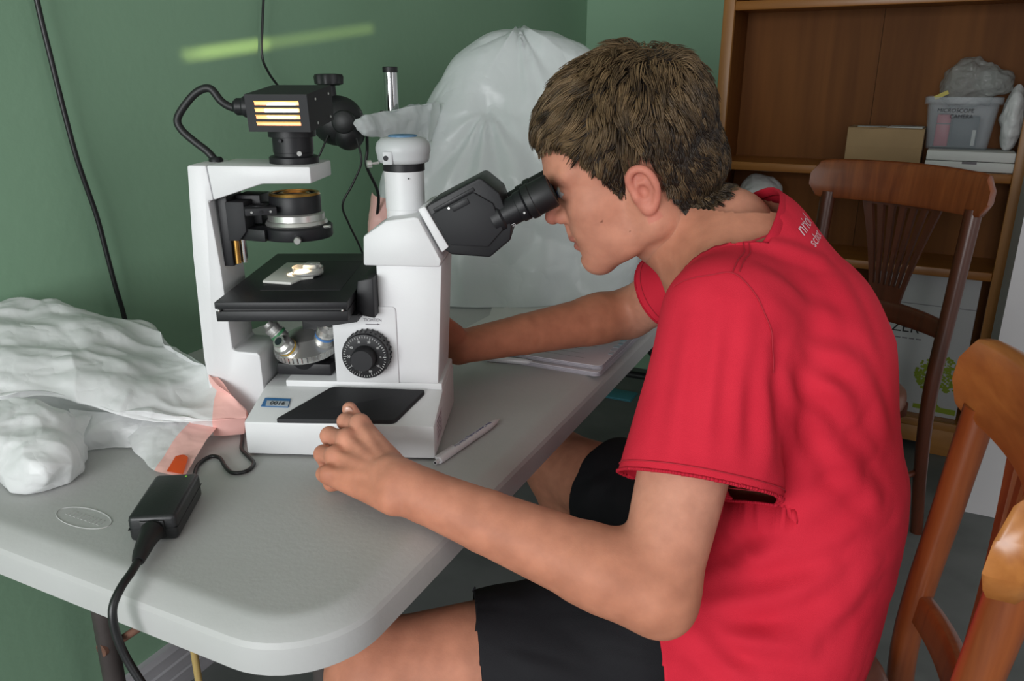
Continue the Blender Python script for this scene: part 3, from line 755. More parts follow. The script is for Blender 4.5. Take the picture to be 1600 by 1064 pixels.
# cardboard carton with papers on it
c = bkthing('cardboard_carton', 'small closed brown cardboard carton on the upper shelf', 'box', -0.392, 0.03, 0.946)
b = B(); b.box((-0.113, 0.0, 0.0), (0.113, 0.15, 0.120), 0.002); b.obj('carton_body', 'cardboard', c, 30)
b = B(); b.box((-0.1132, -0.0008, 0.060), (0.1132, 0.0, 0.0625)); b.obj('flap_seam', 'cardboard', c, 0)
for s in (-1, 1):
    b = B(); b.box((-0.113, 0.0 if s < 0 else 0.0755, 0.1202), (0.113, 0.0745 if s < 0 else 0.15, 0.1225), 0.0004); b.obj('top_flap', 'cardboard', c, 0)
for k, (x, y, a, w, d, lab) in enumerate(((-0.045, 0.07, 0.05, 0.09, 0.06, 'narrow white paper slip lying on the brown carton'), (0.055, 0.06, -0.06, 0.105, 0.09, 'folded white leaflet on the brown carton, nearer the tub'))):
    p = MB_ @ Vector((-0.392 + x, 0.03 + y, 0.946 + 0.1227))
    t = thing('paper_slip', lab, 'paper', p, -BA + a)
    for j in range(3 if k else 1):
        b = B(); b.box((-w/2 + 0.003*j, -d/2, 0.0012*j), (w/2, d/2 - 0.004*j, 0.0012*j + 0.001), 0.0002); b.obj('sheet', 'paper_white', t, 0)
    for j in range(3):
        b = B(); b.box((-w*0.38, -d*0.3 + 0.012*j, 0.0046 if k else 0.001), (w*0.3, -d*0.3 + 0.0145 + 0.012*j - 0.011, 0.0048 if k else 0.0012)); b.obj('print_line', 'ink_grey', t, 0)
# foam case in two halves
c = bkthing('foam_box', 'white polystyrene box in two halves below the clear tub', 'box', -0.142, 0.006, 0.9462)
b = B(); b.box((-0.122, 0, 0.0), (0.120, 0.17, 0.029), 0.004); b.obj('lower_half', 'foam_white', c, 30)
b = B(); b.box((-0.121, 0.001, 0.0305), (0.119, 0.169, 0.060), 0.004); b.obj('upper_half', 'foam_white', c, 30)
b = B(); b.box((-0.02, -0.0008, 0.022), (0.02, 0.002, 0.0292)); b.obj('finger_notch', 'ink_grey', c, 0)
# clear tub with writing
c = bkthing('storage_tub', 'clear plastic storage tub with marker writing on its front', 'tub', -0.186, 0.05, 1.0062)
b = B(); rows = []
for s, z in ((0.86, 0.0), (0.87, 0.004), (1.0, 0.135), (1.085, 0.137), (1.09, 0.158), (1.07, 0.158), (1.065, 0.141), (0.975, 0.139), (0.85, 0.006)):
    hx_, hy_ = 0.099*s, 0.075*s
    rows.append([Vector((x, y + 0.085, z)) for x, y in rrect(-hx_, hx_, -hy_, hy_, 0.014, 4)])
b.grid(rows, close_u=True); b.bm.verts.ensure_lookup_table(); n = len(rows[0])
b.bm.faces.new([b.bm.verts[i] for i in range(n)][::-1]); b.bm.faces.new([b.bm.verts[(len(rows)-1)*n+i] for i in range(n)])
b.obj('tub_shell', 'tub_plastic', c, 40)
exv = Vector((1, 0, 0)); eyv = Vector((0, -0.09, 1)).normalized()
fm = lambda x, z: frame((x, 0.085 - 0.0655 - 0.0715*0.13*z/0.135 - 0.0022, z), exv, eyv, exv.cross(eyv))
text('marker_writing', 'MICROSCOPE', 0.0165, 'ink_black', c, fm(-0.018, 0.118), shear=0.1)
text('marker_writing', 'CAMERA', 0.0165, 'ink_black', c, fm(0.0, 0.100), shear=0.1)
p0_ = MB_ @ Vector((-0.245, 0.135, 1.0062))
def inner(name, label, cat, m_, lo, hi):
    t = bkthing(name, label, cat, -0.178, 0.05, 1.0062)
    b = B(); b.box(lo, hi, 0.004); b.obj('case', m_, t, 30); return t
t = inner('red_case', 'red plastic case standing inside the clear tub', 'case', 'red_plastic', (-0.074, 0.035, 0.007), (-0.034, 0.125, 0.105))
b = B(); b.box((-0.0742, 0.034, 0.075), (-0.0338, 0.126, 0.078)); b.obj('lid_seam', 'dark_blue', t, 0)
t = inner('dark_case', 'dark blue box inside the clear tub beside the red one', 'case', 'dark_blue', (-0.030, 0.035, 0.007), (0.045, 0.125, 0.10))
b = B(); b.box((0.030, 0.0345, 0.012), (0.040, 0.036, 0.060)); b.obj('pale_strip', 'paper_white', t, 0)

# white printed carton on the bottom shelf
c = bkthing('printed_carton', 'tall white carton with a green tree print on the bottom shelf', 'box', -0.195, 0.03, 0.1192)
b = B(); b.box((-0.165, 0, 0), (0.150, 0.185, 0.49), 0.003); bx_ = b.obj('carton_body', 'box_white', c, 30)
b = B(); b.box((-0.165, -0.0006, 0.385), (0.150, 0.0002, 0.387)); b.obj('flap_seam', 'ink_grey', c, 0)
rng = np.random.RandomState(5); b = B()
for k in range(340):
    a = rng.uniform(0, 2*math.pi); r = math.sqrt(rng.uniform(0, 1))
    x = 0.078 + 0.072*r*math.cos(a); z = 0.150 + 0.068*r*math.sin(a); 
    if z < 0.098 and abs(x - 0.078) < 0.02: continue
    q = rng.uniform(0.0035, 0.0068); rot = rng.uniform(0, 3)
    b.prism([(x + q*math.cos(rot + i*1.2566), z + q*0.8*math.sin(rot + i*1.2566)) for i in range(5)], -0.0009 - 0.00001*k/3, -0.0003, 'y')
b.prism([(0.060, 0.035), (0.069, 0.045), (0.073, 0.10), (0.084, 0.10), (0.087, 0.045), (0.098, 0.035)], -0.0008, -0.0002, 'y')
b.prism([(0.015, 0.02), (0.145, 0.014), (0.145, 0.034), (0.015, 0.036)], -0.0006, -0.0002, 'y')
pr = b.obj('tree_print', 'box_print_green', c, 0); tag(pr, kind='stuff')
text('carton_print', 'TZER', 0.050, 'ink_black', c, frame((-0.062, -0.0008, 0.30), (1, 0, 0), (0, 0, 1), (0, -1, 0)))
for k in range(6):
    b = B(); b.box((-0.115 + k*0.021, -0.0008, 0.262), (-0.115 + k*0.021 + 0.016, -0.0003, 0.266)); b.obj('small_print', 'ink_grey', c, 0)
# ---------------------------------------------------------------- small things on and around the table
mat('cable_black', '#151517', rough=0.4)
mat('adapter_black', '#1d1e20', rough=0.42, bump=0.08, bscale=400)
mat('pen_white', '#d4d2d6', rough=0.3)
mat('ink_violet', '#4a4478', rough=0.6)
mat('chrome_post', '#cfcfcf', rough=0.1, metal=1.0)
mat('stand_black', '#17181a', rough=0.5, bump=0.15, bscale=120)
mat('page_white', '#c6c2c8', rough=0.7, var=0.02, vscale=20)
mat('page_edge', '#b2aeb6', rough=0.8)
mat('cover_blue', '#5a9fb4', rough=0.5, col2='#c8c4c8', vscale=60)
mat('teal_card', '#3d7f8c', rough=0.6)
mat('bamboo', '#a8905a', rough=0.6, var=0.15, vscale=10)
mat('clear_sleeve', '#a9b2b0', rough=0.25, alpha=1.0, var=0.05)
mat('led_green', '#6fa83a', emit='#80d040', estr=0.25)
# power adapter
AD = thing('power_adapter', 'black laptop style power adapter lying on the grey table', 'power adapter', (-0.395, 0.790, 0.7405), math.radians(6))
b = B(); b.box((-0.0255, -0.048, 0), (0.0255, 0.050, 0.031), 0.005, 3); bo = b.obj('adapter_body', 'adapter_black', AD, 30)
b = B(); b.box((-0.0258, -0.0483, 0.0150), (0.0258, 0.0503, 0.0158)); b.obj('body_seam', 'rubber_black', AD, 0)
b = B(); b.cyl((0.012, 0.041, 0.0308), (0.012, 0.041, 0.0314), 0.0011, n=10); b.obj('power_light', 'led_green', AD, 0)
b = B(); b.box((-0.013, -0.050, 0.004), (0.013, -0.0475, 0.026), 0.002); b.obj('socket', 'rubber_black', AD, 30)
# mains lead: plug and cord that hangs over the table's short edge
ML = thing('mains_cord', 'thick black mains cord hanging over the table edge', 'cord', (-0.389, 0.741, 0.7405))
o0 = Vector((-0.389, 0.741, 0.7405))
b = B(); pts = [Vector(p) - o0 for p in ((-0.3885, 0.737, 0.756), (-0.387, 0.722, 0.756), (-0.384, 0.700, 0.754), (-0.382, 0.688, 0.752))]
b.tube(pts, 0.01, 12, 4, rads=(0.0125, 0.0060)); b.obj('plug', 'rubber_black', ML, 50)
b = B(); b.tube([Vector(p) - o0 for p in ((-0.3825, 0.692, 0.7525), (-0.381, 0.672, 0.751), (-0.383, 0.650, 0.7465), (-0.386, 0.636, 0.733), (-0.384, 0.631, 0.708), (-0.376, 0.628, 0.680), (-0.362, 0.624, 0.650), (-0.348, 0.62, 0.61), (-0.335, 0.615, 0.55), (-0.33, 0.61, 0.45), (-0.335, 0.61, 0.25), (-0.34, 0.62, 0.05), (-0.36, 0.66, 0.006), (-0.46, 0.80, 0.006))], 0.0042, 10, 6); b.obj('cord', 'cable_black', ML, 60)
# low voltage lead from adapter to microscope
LV = thing('adapter_lead', 'thin black lead looping from the adapter to the microscope', 'cord', (-0.40, 0.84, 0.7405))
o0 = Vector((-0.40, 0.84, 0.7405))
b = B(); b.tube([Vector(p) - o0 for p in ((-0.3935, 0.836, 0.755), (-0.396, 0.852, 0.7475), (-0.402, 0.885, 0.7435), (-0.408, 0.915, 0.7432), (-0.402, 0.938, 0.7432), (-0.388, 0.936, 0.7432), (-0.372, 0.912, 0.7432), (-0.356, 0.894, 0.7432), (-0.340, 0.898, 0.7432), (-0.3365, 0.918, 0.7432), (-0.348, 0.936, 0.7432), (-0.366, 0.960, 0.7432), (-0.375, 0.990, 0.7432), (-0.385, 1.018, 0.7432), (-0.402, 1.052, 0.7432), (-0.440, 1.10, 0.7432), (-0.452, 1.14, 0.745), (-0.440, 1.16, 0.75))], 0.0026, 8, 8); b.obj('lead', 'cable_black', LV, 60)
b = B(); b.tube([Vector(p) - o0 for p in ((-0.3935, 0.833, 0.756), (-0.3945, 0.845, 0.7505))], 0.0042, 10, 0, rads=(0.005, 0.0032)); b.obj('strain_relief', 'rubber_black', LV, 50)
# pens
def pen(label, p, q, clip=True, txt=None):
    p = Vector(p); q = Vector(q); d = (q - p); L = d.length; x = d.normalized(); z = Vector((0, 0, 1)); y = z.cross(x)
    t = thing('ballpoint_pen', label, 'pen', p, math.atan2(d.y, d.x), 'white ballpoint pens')
    R_ = 0.0055; Mx = frame((0, 0, R_), (0, 0, 1), (0, 1, 0), (1, 0, 0))
    b = B(); b.lathe([(0.0022, 0.0), (0.0026, 0.0), (0.0028, 0.008), (0.0050, 0.0085), (R_, 0.011), (R_, L*0.48)], 20, Mx); b.obj('upper_barrel', 'pen_white', t, 40)
    b = B(); b.lathe([(R_*1.03, L*0.48), (R_*1.03, L*0.50), (R_, L*0.51), (R_*0.98, L*0.82), (R_*0.6, L*0.95), (0.0016, L*0.98), (0.0008, L)], 20, Mx); b.obj('lower_barrel', 'pen_white', t, 40)
    b = B(); b.cyl((0.0005, 0, R_), (-0.0002, 0, R_), 0.0018, n=10); b.obj('button_hole', 'ink_black', t, 0)
    if clip:
        b = B(); b.box((0.012, 0.0045, R_ - 0.002), (0.052, 0.0095, R_ + 0.002), 0.0008); b.obj('clip', 'pen_white', t, 30)
    if txt:
        text('pen_print', txt, 0.0062, 'ink_violet', t, frame((L*0.56, -0.001, R_*2 + 0.0001), (-1, 0, 0), (0, -1, 0), (0, 0, 1)), 0.0001)
    return t
pen('white ballpoint pen with violet print beside the microscope base', (-0.100, 0.916, 0.7402), (-0.019, 1.053, 0.7402), True, 'New Common Leading to Save You')
pen('plain white pen lying beside the notebook under his forearm', (-0.052, 1.318, 0.7402), (0.040, 1.296, 0.7402), False)
# notebook with a second one under it
def notebook(label, x0, x1, y0, y1, z, th, ang, edge_mark):
    cx, cy = (x0+x1)/2, (y0+y1)/2; p = TL(cx, cy, z)
    t = thing('notebook', label, 'notebook', p, -TA + ang, 'notebooks under his right arm')
    w, h = (x1-x0)/2, (y1-y0)/2
    def slab(nm, m_, ins, za, zb, r):
        b = B(); b.prism(rrect(-w + ins, w - ins, -h + ins, h - ins, r, 5), za, zb, 'z', bev=0.0004, seg=1); return b.obj(nm, m_, t, 30)
    slab('back_cover', 'page_edge', 0.0, 0.0, 0.0008, 0.012)
    n = 5
    for k in range(n):
        slab('page_block', 'page_edge' if k < n-1 else 'page_white', 0.001 + 0.0006*(k % 2), 0.0009 + th*k/n, 0.0009 + th*(k+1)/n - 0.0002, 0.011)
    if edge_mark:
        for k in range(9):
            b = B(); yy = -h*0.55 + k*h*0.13; b.box((w - 0.010 - 0.002*(k % 3), yy, th + 0.0008), (w - 0.002, yy + h*0.09, th + 0.0011)); b.obj('cover_print', 'cover_blue', t, 0)
        for k in range(11):
            b = B(); yy = -h*0.8 + k*h*0.15; b.box((-w*0.85, yy, th + 0.0007), (w*0.6 - 0.01*(k % 3), yy + 0.0008, th + 0.0009)); b.obj('ruled_line', 'ink_grey', t, 0)
    return t
notebook('lower white notebook, under the open one at the table edge', -0.605, -0.400, 1.180, 1.478, 0.7402, 0.007, 0.0, False)
notebook('open white notebook on top, with blue marks along its edge', -0.603, -0.402, 1.190, 1.482, 0.7490, 0.006, 0.015, True)
# loose written sheets
def sheet(label, corners, z, lines, seed, m_='paper_white', curl=0.004):
    P = [TL(*c, z) for c in corners]; c0 = sum(P, Vector())/4
    t = thing('paper_sheet', label, 'paper', c0, 0, 'loose papers on the table')
    b = B(); G = []; n = 10
    for i in range(n+1):
        r = []
        for j in range(n+1):
            u, v = i/n, j/n
            p = (P[0]*(1-u) + P[1]*u)*(1-v) + (P[3]*(1-u) + P[2]*u)*v - c0
            p.z += curl*(abs(u-0.5)*2)**3 * (0.4 + 0.6*v) + 0.0004
            r.append(p)
        G.append(r)
    b.grid(G); b.obj('sheet_face', m_, t, 60)
    rng = random.Random(seed)
    for k in range(lines):
        v = 0.12 + 0.07*k; u = 0.1
        while u < 0.8:
            du = rng.uniform(0.02, 0.06)
            p = lambda a, c_: (P[0]*(1-a) + P[1]*a)*(1-c_) + (P[3]*(1-a) + P[2]*a)*c_ - c0 + Vector((0, 0, 0.0012 + curl*(abs(a-0.5)*2)**3*(0.4+0.6*c_)))
            b = B(); q = [p(u, v), p(u+du, v), p(u+du, v+0.012), p(u, v+0.012)]
            b.bm.faces.new([b.bm.verts.new(x) for x in q]); b.obj('pen_stroke', 'ink_grey', t, 0)
            u += du + rng.uniform(0.015, 0.03)
    return t
sheet('white sheet with rows of handwriting behind his forearm', [(-0.70, 1.34), (-0.52, 1.52), (-0.62, 1.80), (-0.83, 1.68)], 0.7402, 6, 3)
sheet('blank white sheet poking out behind his wrist', [(-0.735, 1.26), (-0.545, 1.30), (-0.52, 1.60), (-0.72, 1.56)], 0.7410, 3, 8)
sheet('grey plastic document sleeve below his chin', [(-0.72, 1.80), (-0.50, 1.70), (-0.42, 1.98), (-0.62, 2.08)], 0.745, 0, 4, 'clear_sleeve', 0.035)
# teal folder and stick on the floor under the table
t = thing('teal_folder', 'flat teal folder lying on the floor beyond the table edge', 'folder', (0.42, 2.95, 0.001), -0.45)
b = B(); b.box((-0.08, -0.05, 0), (0.08, 0.05, 0.003), 0.001); b.obj('cover', 'teal_card', t, 30)
b = B(); b.box((-0.076, -0.046, 0.003), (0.076, 0.046, 0.007), 0.001); b.obj('cover', 'teal_card', t, 30)
t = thing('bamboo_stick', 'thin beige bamboo stick standing below the table corner', 'stick', TL(-0.762, 0.60, 0.0))
b = B(); b.tube([(0, 0, 0), (0.001, 0, 0.3), (0.0, 0.0, 0.688)], 0.0048, 10, 3); b.obj('cane', 'bamboo', t, 60)
for z in (0.16, 0.33, 0.50, 0.62):
    b = B(); b.lathe([(0.0045, -0.003), (0.0056, 0), (0.0045, 0.003)], 10, Matrix.Translation((0.0007, 0, z))); b.obj('cane_node', 'bamboo', t, 60)
# cables hanging down the green wall
def wall_cable(label, pts, r):
    o0 = Vector(pts[-1]); t = thing('wall_cable', label, 'cable', o0)
    b = B(); b.tube([Vector(p) - o0 for p in pts], r, 8, 6); b.obj('sheath', 'cable_black', t, 60); return t
wall_cable('thick black cable hanging down the green wall behind the bag', [(-0.723, 1.290, 1.9), (-0.725, 1.293, 1.5), (-0.723, 1.295, 1.359), (-0.723, 1.297, 1.315), (-0.72, 1.301, 1.246), (-0.717, 1.308, 1.159), (-0.713, 1.315, 1.087), (-0.706, 1.33, 1.001), (-0.703, 1.336, 0.939), (-0.70, 1.342, 0.874), (-0.697, 1.349, 0.82), (-0.695, 1.353, 0.76)], 0.0042)
wall_cable('thin black cable on the wall above the lamp house', [(-0.50, 1.742, 1.9), (-0.502, 1.74, 1.5), (-0.503, 1.737, 1.407), (-0.509, 1.725, 1.334), (-0.514, 1.715, 1.266), (-0.509, 1.726, 1.235), (-0.498, 1.748, 1.207), (-0.47, 1.80, 1.15)], 0.0026)
t = thing('table_cable', 'thin black cable lying on the table behind the microscope column', 'cable', (-0.70, 1.50, 0.7405))
b = B(); b.tube([(-0.05, -0.02, 0.003), (-0.03, 0.03, 0.003), (-0.012, 0.08, 0.003), (0.02, 0.09, 0.003), (0.08, 0.07, 0.003), (0.16, 0.06, 0.003)], 0.0028, 8, 6); b.obj('sheath', 'cable_black', t, 60)
# boom stand whose lower half is under the plastic cover
BS = thing('boom_stand', 'boom stand with chrome post and black clamp behind the microscope', 'microscope stand', (-0.25, 1.70, 0.7405))
b = B(); b.cyl((0, 0, 0.012), (0, 0, 0.492), 0.0145, n=32); b.obj('post', 'chrome_post', BS, 40)
b = B(); b.cyl((0, 0, 0.490), (0, 0, 0.502), 0.0155, n=32, bev=0.0015); b.obj('post_cap', 'stand_black', BS, 40)
b = B(); b.box((-0.03, -0.02, 0.0), (0.20, 0.20, 0.014), 0.004); b.obj('foot_plate', 'stand_black', BS, 30)
b = B(); b.cyl((0, 0, 0.36), (0, 0, 0.415), 0.027, n=28, bev=0.003); b.obj('post_clamp', 'stand_black', BS, 40)
CL = Vector((-0.093, -0.10, 0.400))
b = B(); b.cyl((0, 0, 0.388), (-0.06, -0.065, 0.398), 0.013, n=20); b.obj('arm', 'stand_black', BS, 40)
b = B(); b.ell(CL, (0.052, 0.045, 0.048), u=32, v=20); b.ell(CL + Vector((0.022, -0.01, -0.022)), (0.032, 0.036, 0.034), u=28, v=18); b.cyl(CL + Vector((0.02, -0.05, 0.0)), CL + Vector((0.02, -0.02, 0.0)), 0.022, n=24, bev=0.003); ch = b.obj('clamp_body', 'stand_black', BS, 60)
b = B(); b.cyl(CL + Vector((-0.008, 0, 0.04)), CL + Vector((-0.010, 0, 0.072)), 0.0095, n=18); b.obj('knob_stem', 'stand_black', BS, 40)
b = B(); pr_ = []
Mk = Matrix.Translation(CL + Vector((-0.012, 0, 0.066))); G = []
for r_, z in ((0.018, 0.0), (0.0265, 0.003), (0.0275, 0.016), (0.0255, 0.0205), (0.012, 0.022)):
    G.append([Mk @ Vector((r_*(1 + 0.05*math.cos(8*2*math.pi*i/64))*math.cos(2*math.pi*i/64), r_*(1 + 0.05*math.cos(8*2*math.pi*i/64))*math.sin(2*math.pi*i/64), z)) for i in range(64)])
b.grid(G, close_u=True); b.bm.verts.ensure_lookup_table(); b.bm.faces.new([b.bm.verts[i] for i in range(64)][::-1]); b.bm.faces.new([b.bm.verts[4*64+i] for i in range(64)])
b.obj('clamp_knob', 'stand_black', BS, 40)
o0 = Vector((-0.25, 1.70, 0.7405))
for pts, r_ in (([(-0.355, 1.56, 1.115), (-0.366, 1.55, 1.09), (-0.374, 1.55, 1.076), (-0.395, 1.56, 1.05)], 0.002),
                ([(-0.30, 1.56, 1.11), (-0.292, 1.55, 1.08), (-0.294, 1.55, 1.058), (-0.313, 1.55, 1.021), (-0.334, 1.55, 0.983), (-0.328, 1.57, 0.942), (-0.315, 1.6, 0.89), (-0.30, 1.66, 0.80), (-0.30, 1.70, 0.748)], 0.0022),
                ([(-0.284, 1.585, 1.12), (-0.288, 1.60, 1.085), (-0.291, 1.60, 1.052), (-0.275, 1.62, 0.999), (-0.282, 1.64, 0.95), (-0.30, 1.66, 0.88), (-0.31, 1.70, 0.75)], 0.0032)):
    b = B(); b.tube([Vector(p) - o0 for p in pts], r_, 8, 6); b.obj('lead', 'cable_black', BS, 60)
# ---------------------------------------------------------------- signed distance modelling for the figure and its clothes
def nrm(v): v = np.asarray(v, float); return v / np.linalg.norm(v)
class Prim:
    def __init__(s, kind, k, lo, hi, fn): s.kind, s.k, s.lo, s.hi, s.fn = kind, k, np.array(lo), np.array(hi), fn
def cone(a, b, ra, rb, k=0.01, op='add', flat=None):
    """round cone; flat=(axis, scale) squeezes the section along axis"""
    a = np.asarray(a, float); b = np.asarray(b, float); ab = b - a; L2 = max(ab @ ab, 1e-12)
    R_ = max(ra, rb) * 1.3
    if flat is not None: fa = nrm(flat[0]); fsc = flat[1]; R_ *= max(1, fsc)
    def fn(X, Y, Z):
        px, py, pz = X - a[0], Y - a[1], Z - a[2]
        t = np.clip((px*ab[0] + py*ab[1] + pz*ab[2]) / L2, 0, 1)
        qx, qy, qz = px - t*ab[0], py - t*ab[1], pz - t*ab[2]
        r = ra + (rb - ra) * t
        if flat is None: return np.sqrt(qx*qx + qy*qy + qz*qz) - r
        c = qx*fa[0] + qy*fa[1] + qz*fa[2]; m = c / fsc - c
        qx, qy, qz = qx + m*fa[0], qy + m*fa[1], qz + m*fa[2]
        return (np.sqrt(qx*qx + qy*qy + qz*qz) - r) * min(1, fsc)
    return Prim(op, k, np.minimum(a, b) - R_, np.maximum(a, b) + R_, fn)
def ellip(c, r, R_=None, k=0.01, op='add'):
    c = np.asarray(c, float); r = np.asarray(r, float); A = np.eye(3) if R_ is None else np.asarray(R_, float)   # rows = axes
    m = r.max()
    def fn(X, Y, Z):
        px, py, pz = X - c[0], Y - c[1], Z - c[2]
        q = [A[i, 0]*px + A[i, 1]*py + A[i, 2]*pz for i in range(3)]
        k0 = np.sqrt(sum((q[i]/r[i])**2 for i in range(3))) + 1e-9
        k1 = np.sqrt(sum((q[i]/r[i]**2)**2 for i in range(3))) + 1e-9
        return k0 * (k0 - 1) / k1
    return Prim(op, k, c - m, c + m, fn)
def cut(p, n, inner=None):
    """everything on the +n side of the plane is removed from inner"""
    p = np.asarray(p, float); n = nrm(n)
    def fn(X, Y, Z): return np.maximum(inner.fn(X, Y, Z), (X - p[0])*n[0] + (Y - p[1])*n[1] + (Z - p[2])*n[2])
    return Prim(inner.kind, inner.k, inner.lo, inner.hi, fn)
def field(prims, lo, hi, h):
    lo = np.asarray(lo, float); n = np.ceil((np.asarray(hi) - lo) / h).astype(int) + 1
    V = np.full(n, 0.04, np.float32)
    ax = [lo[i] + h*np.arange(n[i]) for i in range(3)]
    for p in prims:
        pad = p.k + 2.5*h + 0.004
        i0 = np.maximum(np.floor((p.lo - pad - lo)/h).astype(int), 0); i1 = np.minimum(np.ceil((p.hi + pad - lo)/h).astype(int) + 1, n)
        if np.any(i1 <= i0): continue
        sl = tuple(slice(i0[q], i1[q]) for q in range(3))
        X = ax[0][sl[0]][:, None, None].astype(np.float32); Y = ax[1][sl[1]][None, :, None].astype(np.float32); Z = ax[2][sl[2]][None, None, :].astype(np.float32)
        d = p.fn(X, Y, Z).astype(np.float32); v = V[sl]; k = p.k
        if p.kind == 'add':
            t = np.clip(0.5 + 0.5*(v - d)/k, 0, 1); V[sl] = v + (d - v)*t - k*t*(1 - t)
        else:
            d = -d; t = np.clip(0.5 - 0.5*(v - d)/k, 0, 1); V[sl] = v + (d - v)*t + k*t*(1 - t)
    return V, lo
def nets(V, lo, h):
    """surface nets -> vertices, quads"""
    S = V < 0
    nx, ny, nz = V.shape
    c = S[:-1, :-1, :-1].astype(np.int8)
    cnt = np.zeros((nx-1, ny-1, nz-1), np.int8)
    for dx in (0, 1):
        for dy in (0, 1):
            for dz in (0, 1): cnt += S[dx:nx-1+dx, dy:ny-1+dy, dz:nz-1+dz]
    act = (cnt > 0) & (cnt < 8)
    I = np.argwhere(act); idx = np.full(act.shape, -1, np.int32); idx[act] = np.arange(len(I))
    cor = [(0,0,0),(1,0,0),(0,1,0),(1,1,0),(0,0,1),(1,0,1),(0,1,1),(1,1,1)]
    val = np.stack([V[I[:,0]+a, I[:,1]+b, I[:,2]+c_] for a, b, c_ in cor], 1)
    ed = [(0,1),(2,3),(4,5),(6,7),(0,2),(1,3),(4,6),(5,7),(0,4),(1,5),(2,6),(3,7)]
    P = np.zeros((len(I), 3)); W_ = np.zeros(len(I)); C_ = np.array(cor, float)
    for a, b in ed:
        va, vb = val[:, a], val[:, b]; m = (va < 0) != (vb < 0)
        t = np.where(m, va / np.where(m, va - vb, 1), 0)
        P += m[:, None] * (C_[a] + (C_[b] - C_[a]) * t[:, None]); W_ += m
    P = (I + P / W_[:, None]) * h + lo
    Q = []
    for axis in range(3):
        a = [slice(1, -1)]*3; b = [slice(1, -1)]*3; a[axis] = slice(0, -1); b[axis] = slice(1, None)
        s0 = S[tuple(a)]; s1 = S[tuple(b)]; m = s0 != s1
        J = np.argwhere(m)
        off = [1, 1, 1]; off[axis] = 0; J = J + off
        u, w = [q for q in range(3) if q != axis]
        def at(du, dw):
            K = J.copy(); K[:, u] += du; K[:, w] += dw; return idx[K[:, 0], K[:, 1], K[:, 2]]
        q = np.stack([at(-1, -1), at(0, -1), at(0, 0), at(-1, 0)], 1)
        fl = s0[m]
        if axis == 1: fl = ~fl
        q = np.where(fl[:, None], q, q[:, ::-1]); Q.append(q)
    return P, np.concatenate(Q)
def relax(P, Q, it, lam=0.5, mu=-0.53):
    E = np.concatenate([Q[:, [0, 1]], Q[:, [1, 2]], Q[:, [2, 3]], Q[:, [3, 0]]]); E = np.concatenate([E, E[:, ::-1]])
    n = len(P); cnt = np.bincount(E[:, 0], minlength=n)[:, None]
    for i in range(it):
        for l in (lam, mu):
            S = np.stack([np.bincount(E[:, 0], weights=P[E[:, 1], a], minlength=n) for a in range(3)], 1) / np.maximum(cnt, 1)
            P = P + l * (S - P)
    return P
def vnormals(P, Q):
    N = np.cross(P[Q[:, 2]] - P[Q[:, 0]], P[Q[:, 3]] - P[Q[:, 1]])
    V = np.zeros_like(P)
    for k in range(4):
        for a in range(3): V[:, a] += np.bincount(Q[:, k], weights=N[:, a], minlength=len(P))
    return V / (np.linalg.norm(V, axis=1)[:, None] + 1e-12)
def sdf_mesh(prims, lo, hi, h, smooth=3):
    V, o = field(prims, lo, hi, h); P, Q = nets(V, o, h)
    return relax(P, Q, smooth), Q

# ---------------------------------------------------------------- the boy
mat('skin_plain', '#b98468', rough=0.5)
def skin_mat():
    m = mat('skin', '#c08c72', rough=0.6, spec=0.3, sss=0.18, bump=0.10, bscale=420)
    nt = m.node_tree; N = nt.nodes; L = nt.links; b_ = N['Principled BSDF']
    at = N.new('ShaderNodeAttribute'); at.attribute_name = 'tint'; at.attribute_type = 'GEOMETRY'
    tc = N.new('ShaderNodeTexCoord'); nz = N.new('ShaderNodeTexNoise'); nz.inputs['Scale'].default_value = 38; nz.inputs['Detail'].default_value = 5
    L.new(tc.outputs['Object'], nz.inputs['Vector'])
    mx = N.new('ShaderNodeMix'); mx.data_type = 'RGBA'; mx.blend_type = 'MULTIPLY'; mx.inputs['Factor'].default_value = 1.0
    cr = N.new('ShaderNodeValToRGB'); cr.color_ramp.elements[0].color = (0.86, 0.82, 0.80, 1); cr.color_ramp.elements[1].color = (1.06, 1.04, 1.02, 1)
    cr.color_ramp.elements[0].position = 0.35; cr.color_ramp.elements[1].position = 0.68
    L.new(nz.outputs['Fac'], cr.inputs[0]); L.new(at.outputs['Color'], mx.inputs['A']); L.new(cr.outputs[0], mx.inputs['B'])
    L.new(mx.outputs['Result'], b_.inputs['Base Color'])
    return m
skin_mat()
PR = np.array([0.33, 0.91, 0.0])
PERSON = thing('person', 'person in red t-shirt and black shorts bending over the eyepieces', 'person', PR)

# head frame: f forward (towards the eyepieces), l to his left, u up
th = math.radians(27.0); f0 = nrm([-0.995, 0.09, 0]); zz_ = np.array([0, 0, 1.0])
HF = f0*math.cos(th) - zz_*math.sin(th); HU = f0*math.sin(th) + zz_*math.cos(th); HL = np.cross(HU, HF)
HO = np.array([0.177, 1.08, 1.073])
H3 = np.stack([HF, HL, HU])
def hp(f, l, u): return HO + HF*f + HL*l + HU*u
def hell(c, r, k=0.01, op='add', R_=None): return ellip(hp(*c), r, H3 if R_ is None else R_, k, op)
def hcone(a, b, ra, rb, k=0.01, op='add', flat=None): return cone(hp(*a), hp(*b), ra, rb, k, op, flat)
def rotl(deg, axis):
    a = math.radians(deg); c, s = math.cos(a), math.sin(a)
    Rm = {'f': [[1,0,0],[0,c,s],[0,-s,c]], 'l': [[c,0,-s],[0,1,0],[s,0,c]], 'u': [[c,s,0],[-s,c,0],[0,0,1]]}[axis]
    return np.array(Rm) @ H3
headp = []
A = headp.append
A(hell((-0.010, 0, 0.080), (0.108, 0.074, 0.090)))                    # cranium
